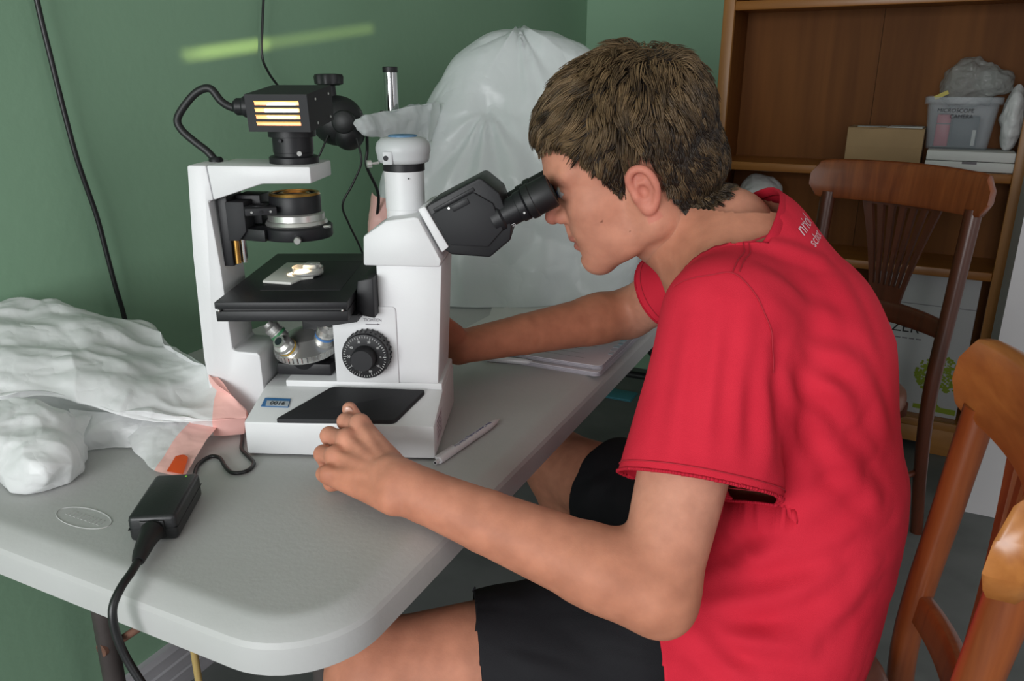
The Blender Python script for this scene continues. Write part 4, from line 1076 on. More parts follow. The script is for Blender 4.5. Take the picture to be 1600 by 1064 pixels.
A(hell((-0.040, 0, 0.060), (0.082, 0.070, 0.080), 0.02)); A(hell((-0.065, 0, 0.012), (0.052, 0.052, 0.052), 0.03))              # occiput
A(hell((0.045, 0, 0.070), (0.060, 0.062, 0.060), 0.025))              # forehead
A(hell((0.045, 0, 0.015), (0.060, 0.056, 0.075), 0.025))              # mid face
for s in (-1, 1):
    A(hcone((0.000, s*0.054, -0.036), (0.086, s*0.012, -0.058), 0.019, 0.018, 0.024))   # jaw
    A(hcone((-0.004, s*0.056, 0.010), (0.000, s*0.054, -0.038), 0.018, 0.018, 0.02))
    A(hell((0.066, s*0.040, 0.018), (0.030, 0.024, 0.022), 0.018))    # cheek bone
    A(hcone((0.098, s*0.012, 0.0725), (0.078, s*0.052, 0.070), 0.010, 0.009, 0.014))   # brow
    A(hell((0.050, s*0.032, -0.020), (0.050, 0.024, 0.042), 0.026))    # cheek
A(hell((0.092, 0, -0.057), (0.021, 0.026, 0.0190), 0.020))            # chin
A(hell((0.081, 0, -0.022), (0.0265, 0.036, 0.040), 0.020))             # muzzle
for s in (-1, 1):
    A(hell((0.108, s*0.032, 0.052), (0.015, 0.019, 0.0125), 0.012, 'sub'))   # eye socket
    A(hell((0.086, s*0.032, 0.050), (0.0145, 0.0145, 0.0140), 0.003))        # lidded eyeball
    A(hcone((0.0985, s*0.020, 0.0505), (0.0945, s*0.045, 0.0495), 0.0016, 0.0012, 0.0015, 'sub'))
A(hcone((0.100, 0, 0.060), (0.119, 0, 0.027), 0.0075, 0.0095, 0.010))  # nose bridge
A(hell((0.1225, 0, 0.0225), (0.0125, 0.0115, 0.0110), 0.007))           # nose tip
for s in (-1, 1):
    A(hell((0.109, s*0.0125, 0.0175), (0.0130, 0.0070, 0.0095), 0.006))     # wing
    A(hell((0.1165, s*0.0062, 0.0100), (0.0055, 0.003, 0.004), 0.002, 'sub'))  # nostril
A(hcone((0.107, 0.0, 0.008), (0.110, 0.0, -0.008), 0.0062, 0.0062, 0.008))
A(hell((0.1065, 0, -0.0155), (0.0110, 0.023, 0.0066), 0.004))           # upper lip
A(hell((0.1055, 0, -0.0295), (0.0105, 0.021, 0.0068), 0.004))           # lower lip
A(hcone((0.1145, 0, -0.0223), (0.0905, 0.029, -0.0265), 0.0022, 0.0022, 0.0015, 'sub'))
A(hcone((0.1145, 0, -0.0223), (0.0905, -0.029, -0.0265), 0.0022, 0.0022, 0.0015, 'sub'))
A(hell((0.1125, 0, -0.0405), (0.006, 0.016, 0.005), 0.007, 'sub'))      # dip above the chin
# ears
for s in (-1, 1):
    Ax = lambda f, u, out: (f, s*(0.0735 + out), u)
    A(hell(Ax(-0.004, 0.012, 0.002), (0.016, 0.007, 0.028), 0.006, 'add', rotl(-10, 'l')))
    rim = [(0.008, 0.000, 0.001), (0.012, 0.020, 0.004), (0.010, 0.035, 0.008), (0.000, 0.043, 0.012), (-0.012, 0.040, 0.015), (-0.0195, 0.028, 0.017), (-0.021, 0.012, 0.016), (-0.017, -0.003, 0.012), (-0.009, -0.015, 0.008), (0.000, -0.021, 0.005)]
    rim = [(-0.004 + (p_[0] + 0.004)*0.88, 0.014 + (p_[1] - 0.012)*0.88, p_[2]*0.85) for p_ in rim]
    rim = [tuple(v) for v in catmull(rim, 4)]
    for p, q in zip(rim, rim[1:]): A(hcone(Ax(*p), Ax(*q), 0.0038, 0.0038, 0.004))
    A(hell(Ax(-0.009, 0.019, 0.006), (0.011, 0.006, 0.020), 0.004, 'add', rotl(-10, 'l')))
    A(hell(Ax(0.001, -0.012, 0.004), (0.0080, 0.005, 0.008), 0.004))                      # lobe
    A(hell(Ax(-0.001, 0.011, 0.0125), (0.0078, 0.010, 0.010), 0.003, 'sub'))               # concha
    A(hell(Ax(-0.003, 0.030, 0.0135), (0.0075, 0.0065, 0.0055), 0.003, 'sub'))              # fossa
    A(hcone(Ax(-0.0130, 0.009, 0.0148), Ax(-0.0110, 0.029, 0.0148), 0.0018, 0.0018, 0.002, 'sub'))
    A(hell(Ax(0.009, 0.008, 0.004), (0.005, 0.005, 0.007), 0.004))                        # tragus
# neck and upper trunk
N1 = np.array([0.222, 1.082, 1.022]); N2 = np.array([0.292, 1.068, 1.012]); MID = np.array([0.305, 1.035, 0.975])
SL = np.array([0.237, 0.860, 0.960]); SR_ = np.array([0.355, 1.205, 0.965])
EL = np.array([0.152, 0.702, 0.705]); WL = np.array([-0.126, 0.780, 0.788])
ER = np.array([0.212, 1.365, 0.815]); WR = np.array([-0.083, 1.205, 0.806])
trunk = [cone(hp(-0.02, 0, 0.0), N1, 0.052, 0.054, 0.02), cone(N1, N2, 0.054, 0.060, 0.02), cone(N2, MID, 0.062, 0.075, 0.03),
         cone(hp(0.0, 0.050, -0.005), N2 + [-0.02, -0.02, -0.03], 0.018, 0.018, 0.02),     # neck muscle
         cone(N2, SL, 0.046, 0.046, 0.03), cone(N2, SR_, 0.046, 0.046, 0.03),
         cone(MID, [0.375, 1.0, 0.84], 0.10, 0.11, 0.03), cone([0.375, 1.0, 0.84], [0.385, 0.945, 0.68], 0.11, 0.10, 0.03), cone([0.385, 0.945, 0.68], [0.34, 0.91, 0.54], 0.10, 0.11, 0.03)]
def arm(S, E, Wp, out):
    """out: direction of the outer forearm bulge"""
    u = E - S; v = Wp - E; q = []
    q.append(cone(S, S + u*0.45, 0.055, 0.052, 0.02)); q.append(cone(S + u*0.45, E, 0.052, 0.042, 0.003))
    q.append(cone(E, E + v*0.28, 0.042, 0.0425, 0.02)); q.append(cone(E + v*0.28, E + v*0.65, 0.0425, 0.0345, 0.003)); q.append(cone(E + v*0.65, Wp, 0.0345, 0.0275, 0.003))
    q.append(ellip(E + v*0.18 + out*0.012, (0.035, 0.035, 0.035), None, 0.03))
    back = nrm(nrm(E - S) - nrm(Wp - E))
    q.append(ellip(E + back*0.022, (0.020, 0.020, 0.020), None, 0.02))          # elbow point
    return q
armL = arm(SL, EL, WL, np.array([0.0, -0.4, 0.3])); armR = arm(SR_, ER, WR, np.array([0.0, -0.3, 0.5]))
def finger(pts, r0, r1, k=0.0035):
    n = len(pts) - 1; out = []
    for i in range(n):
        ra = r0 + (r1 - r0)*i/n; rb = r0 + (r1 - r0)*(i+1)/n
        out.append(cone(pts[i], pts[i+1], ra, rb, k))
        if 0 < i: out.append(ellip(pts[i], (ra*1.10,)*3, None, 0.003))
    return out
# left hand: loosely closed, resting by the microscope base
mL = [np.array(p) for p in ((-0.186, 0.880, 0.8165), (-0.199, 0.861, 0.8055), (-0.210, 0.842, 0.7925), (-0.214, 0.822, 0.7785))]
pL = [np.array(p) + [0.009, -0.002, 0.0] for p in ((-0.219, 0.909, 0.8085), (-0.236, 0.889, 0.7985), (-0.240, 0.866, 0.7850), (-0.234, 0.843, 0.7700))]
dL = [np.array(p) + [0.009, -0.002, 0.0] for p in ((-0.214, 0.912, 0.7820), (-0.231, 0.893, 0.7705), (-0.235, 0.870, 0.7590), (-0.228, 0.848, 0.7540))]
tL = [np.array(p) + [0.007, -0.002, 0.0] for p in ((-0.197, 0.902, 0.7720), (-0.211, 0.885, 0.7610), (-0.215, 0.864, 0.7535), (-0.212, 0.848, 0.7525))]
def palm(Wp, M_, n, rad, k=0.012):
    q = []
    for m, r in zip(M_, (0.0120, 0.0120, 0.0115, 0.0110)):
        q.append(cone(Wp + (m - M_[1])*0.38, m - n*0.003, 0.0155, r, k))
    c = (Wp + M_[1] + M_[2])/3
    q.append(ellip((Wp*0.45 + (M_[0] + M_[3])*0.275) - n*0.010, (0.030, 0.030, 0.020), None, 0.015))
    return q
nL = nrm([-0.235, -0.454, 0.785])
handL = palm(WL, mL, nL, 0)
handL.append(cone(EL*0.1 + WL*0.9, WL + nrm(mL[1] - WL)*0.02, 0.0285, 0.0250, 0.006))
for m, p, d, t, r in zip(mL, pL, dL, tL, (0.0108, 0.0112, 0.0106, 0.0095)):
    handL += finger([m, p, d, t], r, r*0.78)
    handL.append(ellip(m + nL*0.003, (r*1.12,)*3, None, 0.006))
thL = [np.array(p) for p in ((-0.140, 0.828, 0.783), (-0.172, 0.884, 0.786), (-0.194, 0.918, 0.7960), (-0.2090, 0.9280, 0.8165))]
handL += [cone(thL[0], thL[1], 0.017, 0.0125, 0.012)] + finger(thL[1:], 0.0118, 0.0095)
for m in mL:   # tendons on the back of the hand
    handL.append(cone(WL + (m - WL)*0.35 + nL*0.0125, m + nL*0.0085, 0.0030, 0.0032, 0.007))
# right hand on the far focus knob
dR = nrm([-0.80, -0.12, 0.50]); nR = nrm(np.array([0.10, 0.95, 0.20]) - dR*(np.array([0.10, 0.95, 0.20]) @ dR)); sR = np.cross(dR, nR)
if sR[2] < 0: sR = -sR
mR = [WR + dR*0.092 + sR*q for q in (0.030, 0.010, -0.011, -0.030)]
handR = palm(WR, mR, nR, 0)
for i, (m, r) in enumerate(zip(mR, (0.0098, 0.0100, 0.0094, 0.0085))):
    a1, a2, a3 = math.radians(38), math.radians(85), math.radians(115); L_ = (0.043, 0.047, 0.043, 0.034)[i]
    dd = lambda a: dR*math.cos(a) - nR*math.sin(a)
    p = m + dd(a1)*L_; d = p + dd(a2)*L_*0.6; t = d + dd(a3)*L_*0.5
    handR += finger([m, p, d, t], r, r*0.78)
tb = WR + dR*0.025 + sR*0.022 - nR*0.010
handR += [cone(tb, tb + dR*0.035 + sR*0.018 - nR*0.012, 0.016, 0.012, 0.012)] + finger([tb + dR*0.035 + sR*0.018 - nR*0.012, tb + dR*0.060 + sR*0.020 - nR*0.022, tb + dR*0.078 + sR*0.012 - nR*0.030], 0.0112, 0.0088)
# legs
HLp = np.array([0.300, 0.845, 0.540]); HRp = np.array([0.370, 1.000, 0.540])
KL = np.array([-0.165, 0.792, 0.520]); KR = np.array([0.088, 1.350, 0.520])
AL = np.array([-0.150, 0.815, 0.085]); AR = np.array([0.190, 1.255, 0.085])
def leg(Hp, K, An, toe):
    q = [cone(Hp, Hp + (K - Hp)*0.5, 0.092, 0.084, 0.03), cone(Hp + (K - Hp)*0.5, K, 0.084, 0.062, 0.004), ellip(K, (0.058, 0.058, 0.056), None, 0.02),
         cone(K, K + (An - K)*0.3, 0.052, 0.054, 0.03), cone(K + (An - K)*0.3, An, 0.054, 0.034, 0.03)]
    toe = np.asarray(toe, float)
    q += [cone(An + [0, 0, -0.03], An + toe*0.12 + [0, 0, -0.05], 0.036, 0.030, 0.02), cone(An + toe*0.12 + [0, 0, -0.05], An + toe*0.19 + [0, 0, -0.060], 0.030, 0.022, 0.02), cone(An + [0, 0, -0.04], An - toe*0.04 + [0, 0, -0.052], 0.032, 0.030, 0.02)]
    return q
legs = [cone(HLp, HRp, 0.10, 0.10, 0.03)] + leg(HLp, KL, AL, nrm([-0.99, -0.1, 0])) + leg(HRp, KR, AR, nrm([-0.85, 0.5, 0]))
islands = [
    sdf_mesh(headp + trunk[:6] + armL[:1] + armR[:1], (0.005, 0.93, 0.93), (0.40, 1.22, 1.30), 0.0019, 2),
    sdf_mesh(armL + handL, (-0.27, 0.62, 0.735), (0.32, 0.96, 1.03), 0.0019, 3) if False else sdf_mesh(armL + handL, (-0.27, 0.62, 0.64), (0.31, 0.965, 1.03), 0.0021, 3),
    sdf_mesh(armR + handR, (-0.26, 1.06, 0.74), (0.42, 1.44, 1.03), 0.0026, 3),
    sdf_mesh(trunk + legs, (-0.40, 0.70, 0.0), (0.52, 1.50, 1.06), 0.0055, 3),
]
Vs, Qs, off = [], [], 0
for P, Q in islands:
    Vs.append(P); Qs.append(Q + off); off += len(P)
BV = np.concatenate(Vs); BQ = np.concatenate(Qs)
body = pymesh('body', BV - PR, BQ, 'skin', PERSON, 180)
# own colour of the skin: tanned forearms and legs, paler upper arms, pink ear and lips
base_c = np.array(lin('#c98c75')); tanc = np.array(lin('#b07156')); pale = np.array(lin('#d3a08c')); pink = np.array(lin('#c8766a')); lip = np.array(lin('#b06a60'))
C_ = np.tile(base_c, (len(BV), 1))
def mixc(w, c):
    global C_
    w = np.clip(w, 0, 1)[:, None]; C_ = C_*(1 - w) + c*w
sm = lambda x, a, b: np.clip((x - a)/(b - a), 0, 1)**2 * (3 - 2*np.clip((x - a)/(b - a), 0, 1))
def seg_t(P, a, b): ab = b - a; return ((P - a) @ ab) / (ab @ ab)
n0, n1, n2 = len(Vs[0]), len(Vs[1]), len(Vs[2])
isl = np.repeat([0, 1, 2, 3], [len(v) for v in Vs])
Lh = (BV - HO) @ H3.T
tL_ = seg_t(BV, SL, EL); tR_ = seg_t(BV, SR_, ER)
mixc((isl == 1) * sm(tL_, 0.75, 1.0)*0.55, tanc); mixc((isl == 1) * (1 - sm(tL_, 0.5, 0.9))*0.5, pale)
mixc((isl == 2) * (BV[:, 0] < 0.24) * 0.9, tanc); mixc((isl == 2) * sm(BV[:, 0], 0.17, 0.24) * 0.55, pale)
mixc((isl == 3) * 0.4, tanc)
ear = (isl == 0) * (Lh[:, 1] > 0.0755) * (np.abs(Lh[:, 0] + 0.006) < 0.03) * (Lh[:, 2] > -0.03) * (Lh[:, 2] < 0.06)
mixc(ear * 0.55, pink)
mixc((isl == 0) * (Lh[:, 0] > 0.096) * (np.abs(Lh[:, 2] + 0.0225) < 0.0115) * (np.abs(Lh[:, 1]) < 0.024) * 0.75, lip)
mixc((isl == 0) * sm(Lh[:, 0], 0.105, 0.125) * (np.abs(Lh[:, 2] - 0.018) < 0.02) * 0.45, pink)
for (mf, ml, mu, r) in ((0.062, 0.058, -0.003, 0.0022), (0.035, 0.062, -0.030, 0.0012)):
    dd = np.abs(Lh[:, 0] - mf) + np.abs(Lh[:, 2] - mu); mixc((isl == 0) * (dd < r) * (Lh[:, 1] > 0.03) * 0.7, np.array(lin('#6a3a2c')))
ca = body.data.color_attributes.new('tint', 'FLOAT_COLOR', 'POINT')
ca.data.foreach_set('color', np.concatenate([C_, np.ones((len(C_), 1))], 1).astype(np.float32).ravel())
# eyes
mat('eye_white', '#b8b4b4', rough=0.15); mat('iris_blue', '#3c4a6a', rough=0.1)
for s in (-1, 1):
    b = B(); b.ell(Vector(hp(0.0885, s*0.032, 0.0505) - PR), (0.0128, 0.0128, 0.0128), u=20, v=14); e_ = b.obj('eyeball', 'eye_white', PERSON, 180)
    b = B(); c0 = hp(0.0885, s*0.032, 0.0505) - PR; b.cyl(Vector(c0 + HF*0.0112), Vector(c0 + HF*0.0131), 0.0062, 0.0050, n=20); b.obj('iris', 'iris_blue', e_, 60)
# finger nail of the left thumb
mat('nail', '#d2a898', rough=0.25)
b = B(); c0 = thL[3] + np.array([0.001, -0.0088, 0.001]) - PR; b.ell(Vector(c0), (0.0052, 0.0018, 0.0068), M=Matrix.Rotation(math.radians(-30), 4, 'Y'), u=14, v=10); b.obj('thumbnail', 'nail', PERSON, 180)
# ---------------------------------------------------------------- clothes
def cloth_mat(name, col, col2, weave=900, rough=0.85, sheen=0.0):
    m = mat(name, col, rough=rough, spec=0.2, col2=col2, vscale=9, bump=0.25, bscale=weave, vdetail=6)
    m.node_tree.nodes['Principled BSDF'].inputs['Sheen Weight'].default_value = sheen
    return m
cloth_mat('red_cotton', '#d62c40', '#c92338')
cloth_mat('black_cloth', '#1d1c20', '#17161a', 1200, 0.7, 0.0)
cloth_mat('black_hem', '#1d1c20', '#17161a', 1200, 0.7, 0.0)
mat('shirt_print', '#d9b8c0', rough=0.8)
FT = nrm([-0.9025, 0.4307, 0]); LT = nrm([0.4307, 0.9025, 0])       # trunk: facing, and towards his right
def clip_plane(P, Q, p, n, sel):
    """remove what lies beyond the plane among the selected vertices, with a straight edge"""
    n = nrm(n); d = (P - np.asarray(p)) @ n; out = sel & (d > 0)
    Q = Q[~out[Q].all(1)]; edge = np.zeros(len(P), bool); edge[Q.ravel()] = True; edge &= out
    P = P.copy(); P[edge] -= d[edge, None]*n
    used = np.zeros(len(P), bool); used[Q.ravel()] = True; m = np.cumsum(used) - 1
    return P[used], m[Q]
def sdf_at(prims, P):
    v = None
    for q in prims:
        d = q.fn(P[:, 0], P[:, 1], P[:, 2]); v = d if v is None else np.minimum(v, d)
    return v
def fold(P, N, a, b, amp, w, side=0.0):
    """ridge along the segment a-b; tapers at its ends"""
    a = np.asarray(a, float); b = np.asarray(b, float); ab = b - a
    t = np.clip(((P - a) @ ab)/(ab @ ab), 0, 1); d = np.linalg.norm(P - (a + t[:, None]*ab), axis=1)
    e = np.sin(np.pi*np.clip(t*0.9 + 0.05, 0, 1))**0.7
    return amp*e*(np.exp(-(d/w)**2) - 0.55*np.exp(-((d - 2.0*w)/(0.9*w))**2))
sleeveL_a = SL + [0.014, 0.0, -0.004]; sleeveL_b = np.array([0.205, 0.752, 0.772]); nSL = nrm(EL - SL)
hemL = np.array([0.193, 0.768, 0.797]); nHL = nrm(nSL + np.array([0.10, 0, 0.05]))
sleeveR_b = SR_ + (ER - SR_)*0.78; hemR = SR_ + (ER - SR_)*0.64; nSR = nrm(ER - SR_)
colP = np.array([0.292, 1.062, 1.012]); colN = nrm([-0.74, 0.05, 0.67])
torsop = [
    cone([0.332, 0.900, 0.44], [0.388, 0.935, 0.66], 0.195, 0.178, 0.03, flat=(FT, 0.74)),
    cone([0.388, 0.935, 0.66], [0.374, 0.985, 0.83], 0.178, 0.180, 0.03, flat=(FT, 0.70)),
    cone([0.374, 0.985, 0.83], [0.322, 1.030, 0.935], 0.180, 0.150, 0.04, flat=(FT, 0.64)),
    cone([0.312, 1.050, 0.970], SL + [0.01, 0.01, -0.005], 0.062, 0.060, 0.05),
    cone([0.312, 1.050, 0.970], SR_ + [0.0, -0.01, 0.0], 0.062, 0.060, 0.05),
    cone([0.325, 1.055, 0.985], [0.262, 1.074, 1.035], 0.066, 0.072, 0.03),
]
lap = cone(HLp + [0, 0, 0.01], HLp + (KL - HLp)*0.5, 0.130, 0.116, 0.05)
slL = [cut(hemL + nHL*0.007, nHL, cone(sleeveL_a, sleeveL_b + (EL - SL)*0.1, 0.064, 0.089, 0.035, flat=([0.1, 1, -0.5], 0.82))), cut(hemL + nHL*0.007, nHL, cone(SL, SL + (EL - SL)*0.78, 0.061, 0.066, 0.02))]
slR = [cut(hemR + nSR*0.007, nSR, cone(SR_, SR_ + (ER - SR_)*0.85, 0.060, 0.070, 0.03))]
hS = 0.0042
P, Q = sdf_mesh(torsop + [lap] + slL + slR, (0.08, 0.63, 0.44), (0.62, 1.42, 1.12), hS, 4)
tz = lambda P: sdf_at(torsop + [lap], P)
P, Q = clip_plane(P, Q, hemL, nHL, (np.linalg.norm(P - hemL, axis=1) < 0.14) & (tz(P) > 0.006) & (((P - hemL) @ nHL) < 0.03))
P, Q = clip_plane(P, Q, hemR, nSR, (np.linalg.norm(P - hemR, axis=1) < 0.12) & (tz(P) > 0.006) & (((P - hemR) @ nSR) < 0.03))
P, Q = clip_plane(P, Q, colP, colN, np.linalg.norm(P - colP, axis=1) < 0.15)
lapP = HLp + (KL - HLp)*0.30
P, Q = clip_plane(P, Q, lapP, nrm(KL - HLp), (P[:, 2] < 0.74) & (P[:, 0] < 0.40) & (P[:, 1] < 1.0))
P, Q = clip_plane(P, Q, [0, 0, 0.462], [0, 0, -1], P[:, 2] < 0.5)
FOLDS = [
    ([0.224, 0.807, 0.994], [0.196, 0.726, 0.869], 0.004, 0.01),
    ([0.249, 0.802, 0.99], [0.229, 0.726, 0.862], 0.004, 0.01),
    ([0.267, 0.792, 0.963], [0.265, 0.73, 0.843], 0.005, 0.012),
    ([0.193, 0.806, 0.97], [0.164, 0.719, 0.847], 0.003, 0.01),
    ([0.286, 0.79, 0.928], [0.359, 0.8, 0.832], 0.006, 0.012),
    ([0.302, 0.803, 0.931], [0.391, 0.819, 0.865], 0.006, 0.012),
    ([0.295, 0.785, 0.899], [0.338, 0.787, 0.782], 0.006, 0.013),
    ([0.31, 0.812, 0.938], [0.392, 0.839, 0.916], 0.004, 0.012),
    ([0.246, 0.774, 0.669], [0.408, 0.79, 0.748], 0.008, 0.014),
    ([0.205, 0.751, 0.638], [0.363, 0.758, 0.68], 0.007, 0.013),
    ([0.195, 0.739, 0.624], [0.33, 0.726, 0.614], 0.007, 0.012),
    ([0.204, 0.734, 0.617], [0.259, 0.715, 0.582], 0.006, 0.01),
    ([0.283, 0.783, 0.702], [0.384, 0.792, 0.778], 0.005, 0.012),
    ([0.323, 0.728, 0.62], [0.417, 0.777, 0.673], 0.005, 0.014),
    ([0.36, 0.799, 0.825], [0.429, 0.802, 0.748], 0.005, 0.013),
    ([0.383, 0.836, 0.919], [0.447, 0.847, 0.812], 0.004, 0.013),
    ([0.285, 0.736, 0.812], [0.427, 0.828, 0.812], 0.004, 0.013),
    ([0.288, 0.915, 1.036], [0.378, 0.937, 1.01], 0.004, 0.01),
    ([0.288, 0.941, 1.052], [0.334, 0.963, 1.06], 0.003, 0.008),
    ([0.278, 0.843, 1.017], [0.387, 0.865, 0.952], 0.003, 0.012),
    ([0.378, 0.937, 1.01], [0.416, 0.852, 0.912], 0.003, 0.014),
    ([0.254, 0.834, 0.719], [0.28, 0.776, 0.689], 0.005, 0.01),
]
N_ = vnormals(P, Q); D = np.zeros(len(P))
for f_ in FOLDS: D += fold(P, N_, *f_)
lowb = np.clip((0.93 - P[:, 2])/0.2, 0, 1)
D += 0.0012*vnoise(P, 14, 3) + 0.0020*vnoise(P*np.array([1.0, 1.0, 0.6]), 8, 5)
D += lowb*0.0045*creases(P @ np.array([[0.8, 0, 0.5], [0, 1, 0], [-0.9, 0, 1.2]]), 6.0, 77)
col_i = np.where((np.abs((P - colP) @ colN) < 1e-4) & (np.linalg.norm(P - colP, axis=1) < 0.15))[0]
P = P + N_*D[:, None]
SHIRT = pymesh('t_shirt', P - PR, Q, 'red_cotton', PERSON, 180)
md = SHIRT.modifiers.new('thickness', 'SOLIDIFY'); md.thickness = 0.0022; md.offset = -1
# collar band, stitched hems and the print on the back
from mathutils.bvhtree import BVHTree
BVS = BVHTree.FromPolygons([Vector(p) for p in P], [tuple(int(i) for i in q) for q in Q])
cloth_mat('red_rib', '#c42238', '#b81d32', 600); mat('red_stitch', '#a8182c', rough=0.8)
ex_ = nrm(np.cross(colN, [0, 0, 1])); ey_ = np.cross(colN, ex_)
cp_ = P[col_i]; cm = cp_.mean(0); an = np.arctan2((cp_ - cm) @ ey_, (cp_ - cm) @ ex_); ringp = []
for k in range(36):
    w_ = np.exp(-(np.angle(np.exp(1j*(an - 2*math.pi*k/36)))/0.15)**2)[:, None] + 1e-9
    ringp.append(Vector((cp_*w_).sum(0)/w_.sum() - PR))
b = B(); G = []
for k, p in enumerate(ringp):
    c_ = Vector(cm - PR); rdir = (p - c_); rdir = (rdir - Vector(colN)*rdir.dot(Vector(colN))).normalized()
    row = []
    for j in range(10):
        a_ = 2*math.pi*j/10; row.append(p + rdir*0.0022*math.cos(a_) + Vector(colN)*(0.0075*math.sin(a_) - 0.002))
    G.append(row)
G.append(G[0]); b.grid(G, close_u=True); b.obj('collar', 'red_rib', SHIRT, 180)
def hem_band(c, n, name, sel_r=0.13):
    """rolled edge along the cut of a sleeve"""
    n = nrm(n); i_ = np.where((np.abs((P - c) @ n) < 0.004) & (np.linalg.norm(P - c, axis=1) < sel_r))[0]
    E_ = np.sort(np.concatenate([Q[:, [0, 1]], Q[:, [1, 2]], Q[:, [2, 3]], Q[:, [3, 0]]]), 1)
    u_, ct_ = np.unique(E_, axis=0, return_counts=True); bd = u_[ct_ == 1]
    near_ = set(i_.tolist()); b = B(); k_ = 0
    for a_, b2 in bd:
        if a_ in near_ and b2 in near_:
            b.tube([Vector(P[a_] - PR), Vector(P[b2] - PR)], 0.0019, 6, 0); k_ += 1
    if k_: b.obj(name, 'red_rib', SHIRT, 180)
def stitch(name, pts, off=0.0008, r=0.0007):
    out = []
    for p in pts:
        q, n_, i_, d_ = BVS.find_nearest(Vector(p))
        if n_.dot(Vector(p) - q) < 0 and False: n_ = -n_
        out.append(q + n_*off - Vector(PR))
    b = B(); b.tube(out, r, 5, 0); return b.obj(name, 'red_stitch', SHIRT, 60)
def hem_ring(c, n, rad, back, name):
    n = nrm(n); x = nrm(np.cross(n, [0.2, 0.1, 1])); y = np.cross(n, x); out = []
    for k in range(73):
        a_ = 2*math.pi*k/72; dr = x*math.cos(a_) + y*math.sin(a_); st = c - n*back + dr*rad
        h_ = BVS.ray_cast(Vector(st), Vector(-dr), rad)
        if h_[0] is not None and 0.02 < (np.array(h_[0]) - c + n*back) @ dr < 0.098 and tz(np.array([h_[0]]))[0] > 0.004: out.append(h_[0])
    if len(out) > 10: stitch(name, out)
hem_ring(hemL + [0.008, -0.004, -0.004], nHL, 0.13, 0.013, 'hem_stitch'); hem_ring(hemR, nSR, 0.11, 0.013, 'hem_stitch')
hem_band(hemL, nHL, 'sleeve_edge'); hem_band(hemR, nSR, 'sleeve_edge')
for off_ in (0.0, 0.007):
    stitch('shoulder_seam', [Vector(v) for v in catmull([(0.283 + off_, 0.975, 1.052), (0.274 + off_, 0.93, 1.043), (0.268 + off_, 0.89, 1.031), (0.252 + off_, 0.857, 1.028), (0.240 + off_, 0.832, 1.02)], 8)])
stitch('armhole_seam', [Vector(v) for v in catmull([(0.185, 0.86, 0.995), (0.214, 0.835, 1.015), (0.238, 0.831, 1.019), (0.252, 0.819, 1.011), (0.267, 0.805, 0.988), (0.279, 0.794, 0.956), (0.281, 0.781, 0.922)], 10)])
def back_print(txt, size, c, ex, off):
    q, n_, i_, d_ = BVS.find_nearest(Vector(c)); ex = Vector(ex).normalized(); ex = (ex - n_*ex.dot(n_)).normalized(); ey = n_.cross(ex)
    o_ = text('back_print', txt, size, 'shirt_print', SHIRT, frame(q + ey*off - Vector(PR), ex, ey, n_), 0.0)
    for v in o_.data.vertices:
        h_ = BVS.ray_cast(v.co + Vector(PR) + n_*0.04, -n_, 0.1)
        if h_[0] is not None: v.co = h_[0] + h_[1]*0.0009 - Vector(PR)
back_print('nriol', 0.026, (0.372, 0.972, 1.04), (0.023, 0.045, 0.008), 0.010)
back_print('schot', 0.020, (0.372, 0.972, 1.04), (0.023, 0.045, 0.008), -0.012)
# shorts
hmL = HLp + (KL - HLp)*0.735; hmR = HRp + (KR - HRp)*0.70
shortp = [cone(HLp, HRp, 0.116, 0.116, 0.03), cone(HLp, HLp + (KL - HLp)*0.95, 0.112, 0.084, 0.03), cone(HRp, HRp + (KR - HRp)*0.95, 0.112, 0.084, 0.03)]
hS2 = 0.0045
P, Q = sdf_mesh(shortp, (-0.25, 0.66, 0.38), (0.55, 1.45, 0.70), hS2, 4)
P, Q = clip_plane(P, Q, hmL, nrm(KL - HLp), np.linalg.norm(P - hmL, axis=1) < 0.2)
P, Q = clip_plane(P, Q, hmR, nrm(KR - HRp), np.linalg.norm(P - hmR, axis=1) < 0.2)
N_ = vnormals(P, Q)
D = 0.003*vnoise(P*np.array([1, 1, 0.7]), 13, 9) + 0.0075*creases(P @ np.array([[0.6, 0, 0.3], [0, 1, 0], [0.5, 0, 1]]), 7.0, 44)
P = P + N_*D[:, None]
SHORTS = pymesh('shorts', P - PR, Q, 'black_cloth', PERSON, 180)
md = SHORTS.modifiers.new('thickness', 'SOLIDIFY'); md.thickness = 0.002; md.offset = -1

# ---------------------------------------------------------------- hair
mat('hair_under', '#2a1f17', rough=0.7)
def hair_mat():
    m = mat('hair', '#4a3826', rough=0.45, spec=0.35)
    nt = m.node_tree; at = nt.nodes.new('ShaderNodeAttribute'); at.attribute_name = 'tint'; at.attribute_type = 'GEOMETRY'
    nt.links.new(at.outputs['Color'], nt.nodes['Principled BSDF'].inputs['Base Color'])
hair_mat()
HX = np.array([-0.17, -0.135, -0.124, -0.112, -0.10, -0.0515, -0.036, -0.0295, -0.0275, -0.020, 0.0, 0.008, 0.019, 0.029, 0.034, 0.045, 0.056, 0.073, 0.106, 0.14])
HY = np.array([0.05, 0.010, -0.030, -0.046, -0.050, -0.055, -0.042, -0.012, 0.034, 0.055, 0.058, 0.047, 0.018, 0.010, 0.027, 0.060, 0.087, 0.106, 0.1065, 0.106])
def hmask(L): return L[:, 2] - np.interp(L[:, 0], HX, HY)
V0, Q0 = islands[0]; L0 = (V0 - HO) @ H3.T; N0 = vnormals(V0, Q0)
earless = ~((np.abs(L0[:, 1]) > 0.0765) & (L0[:, 0] > -0.032) & (L0[:, 0] < 0.02) & (L0[:, 2] < 0.06))
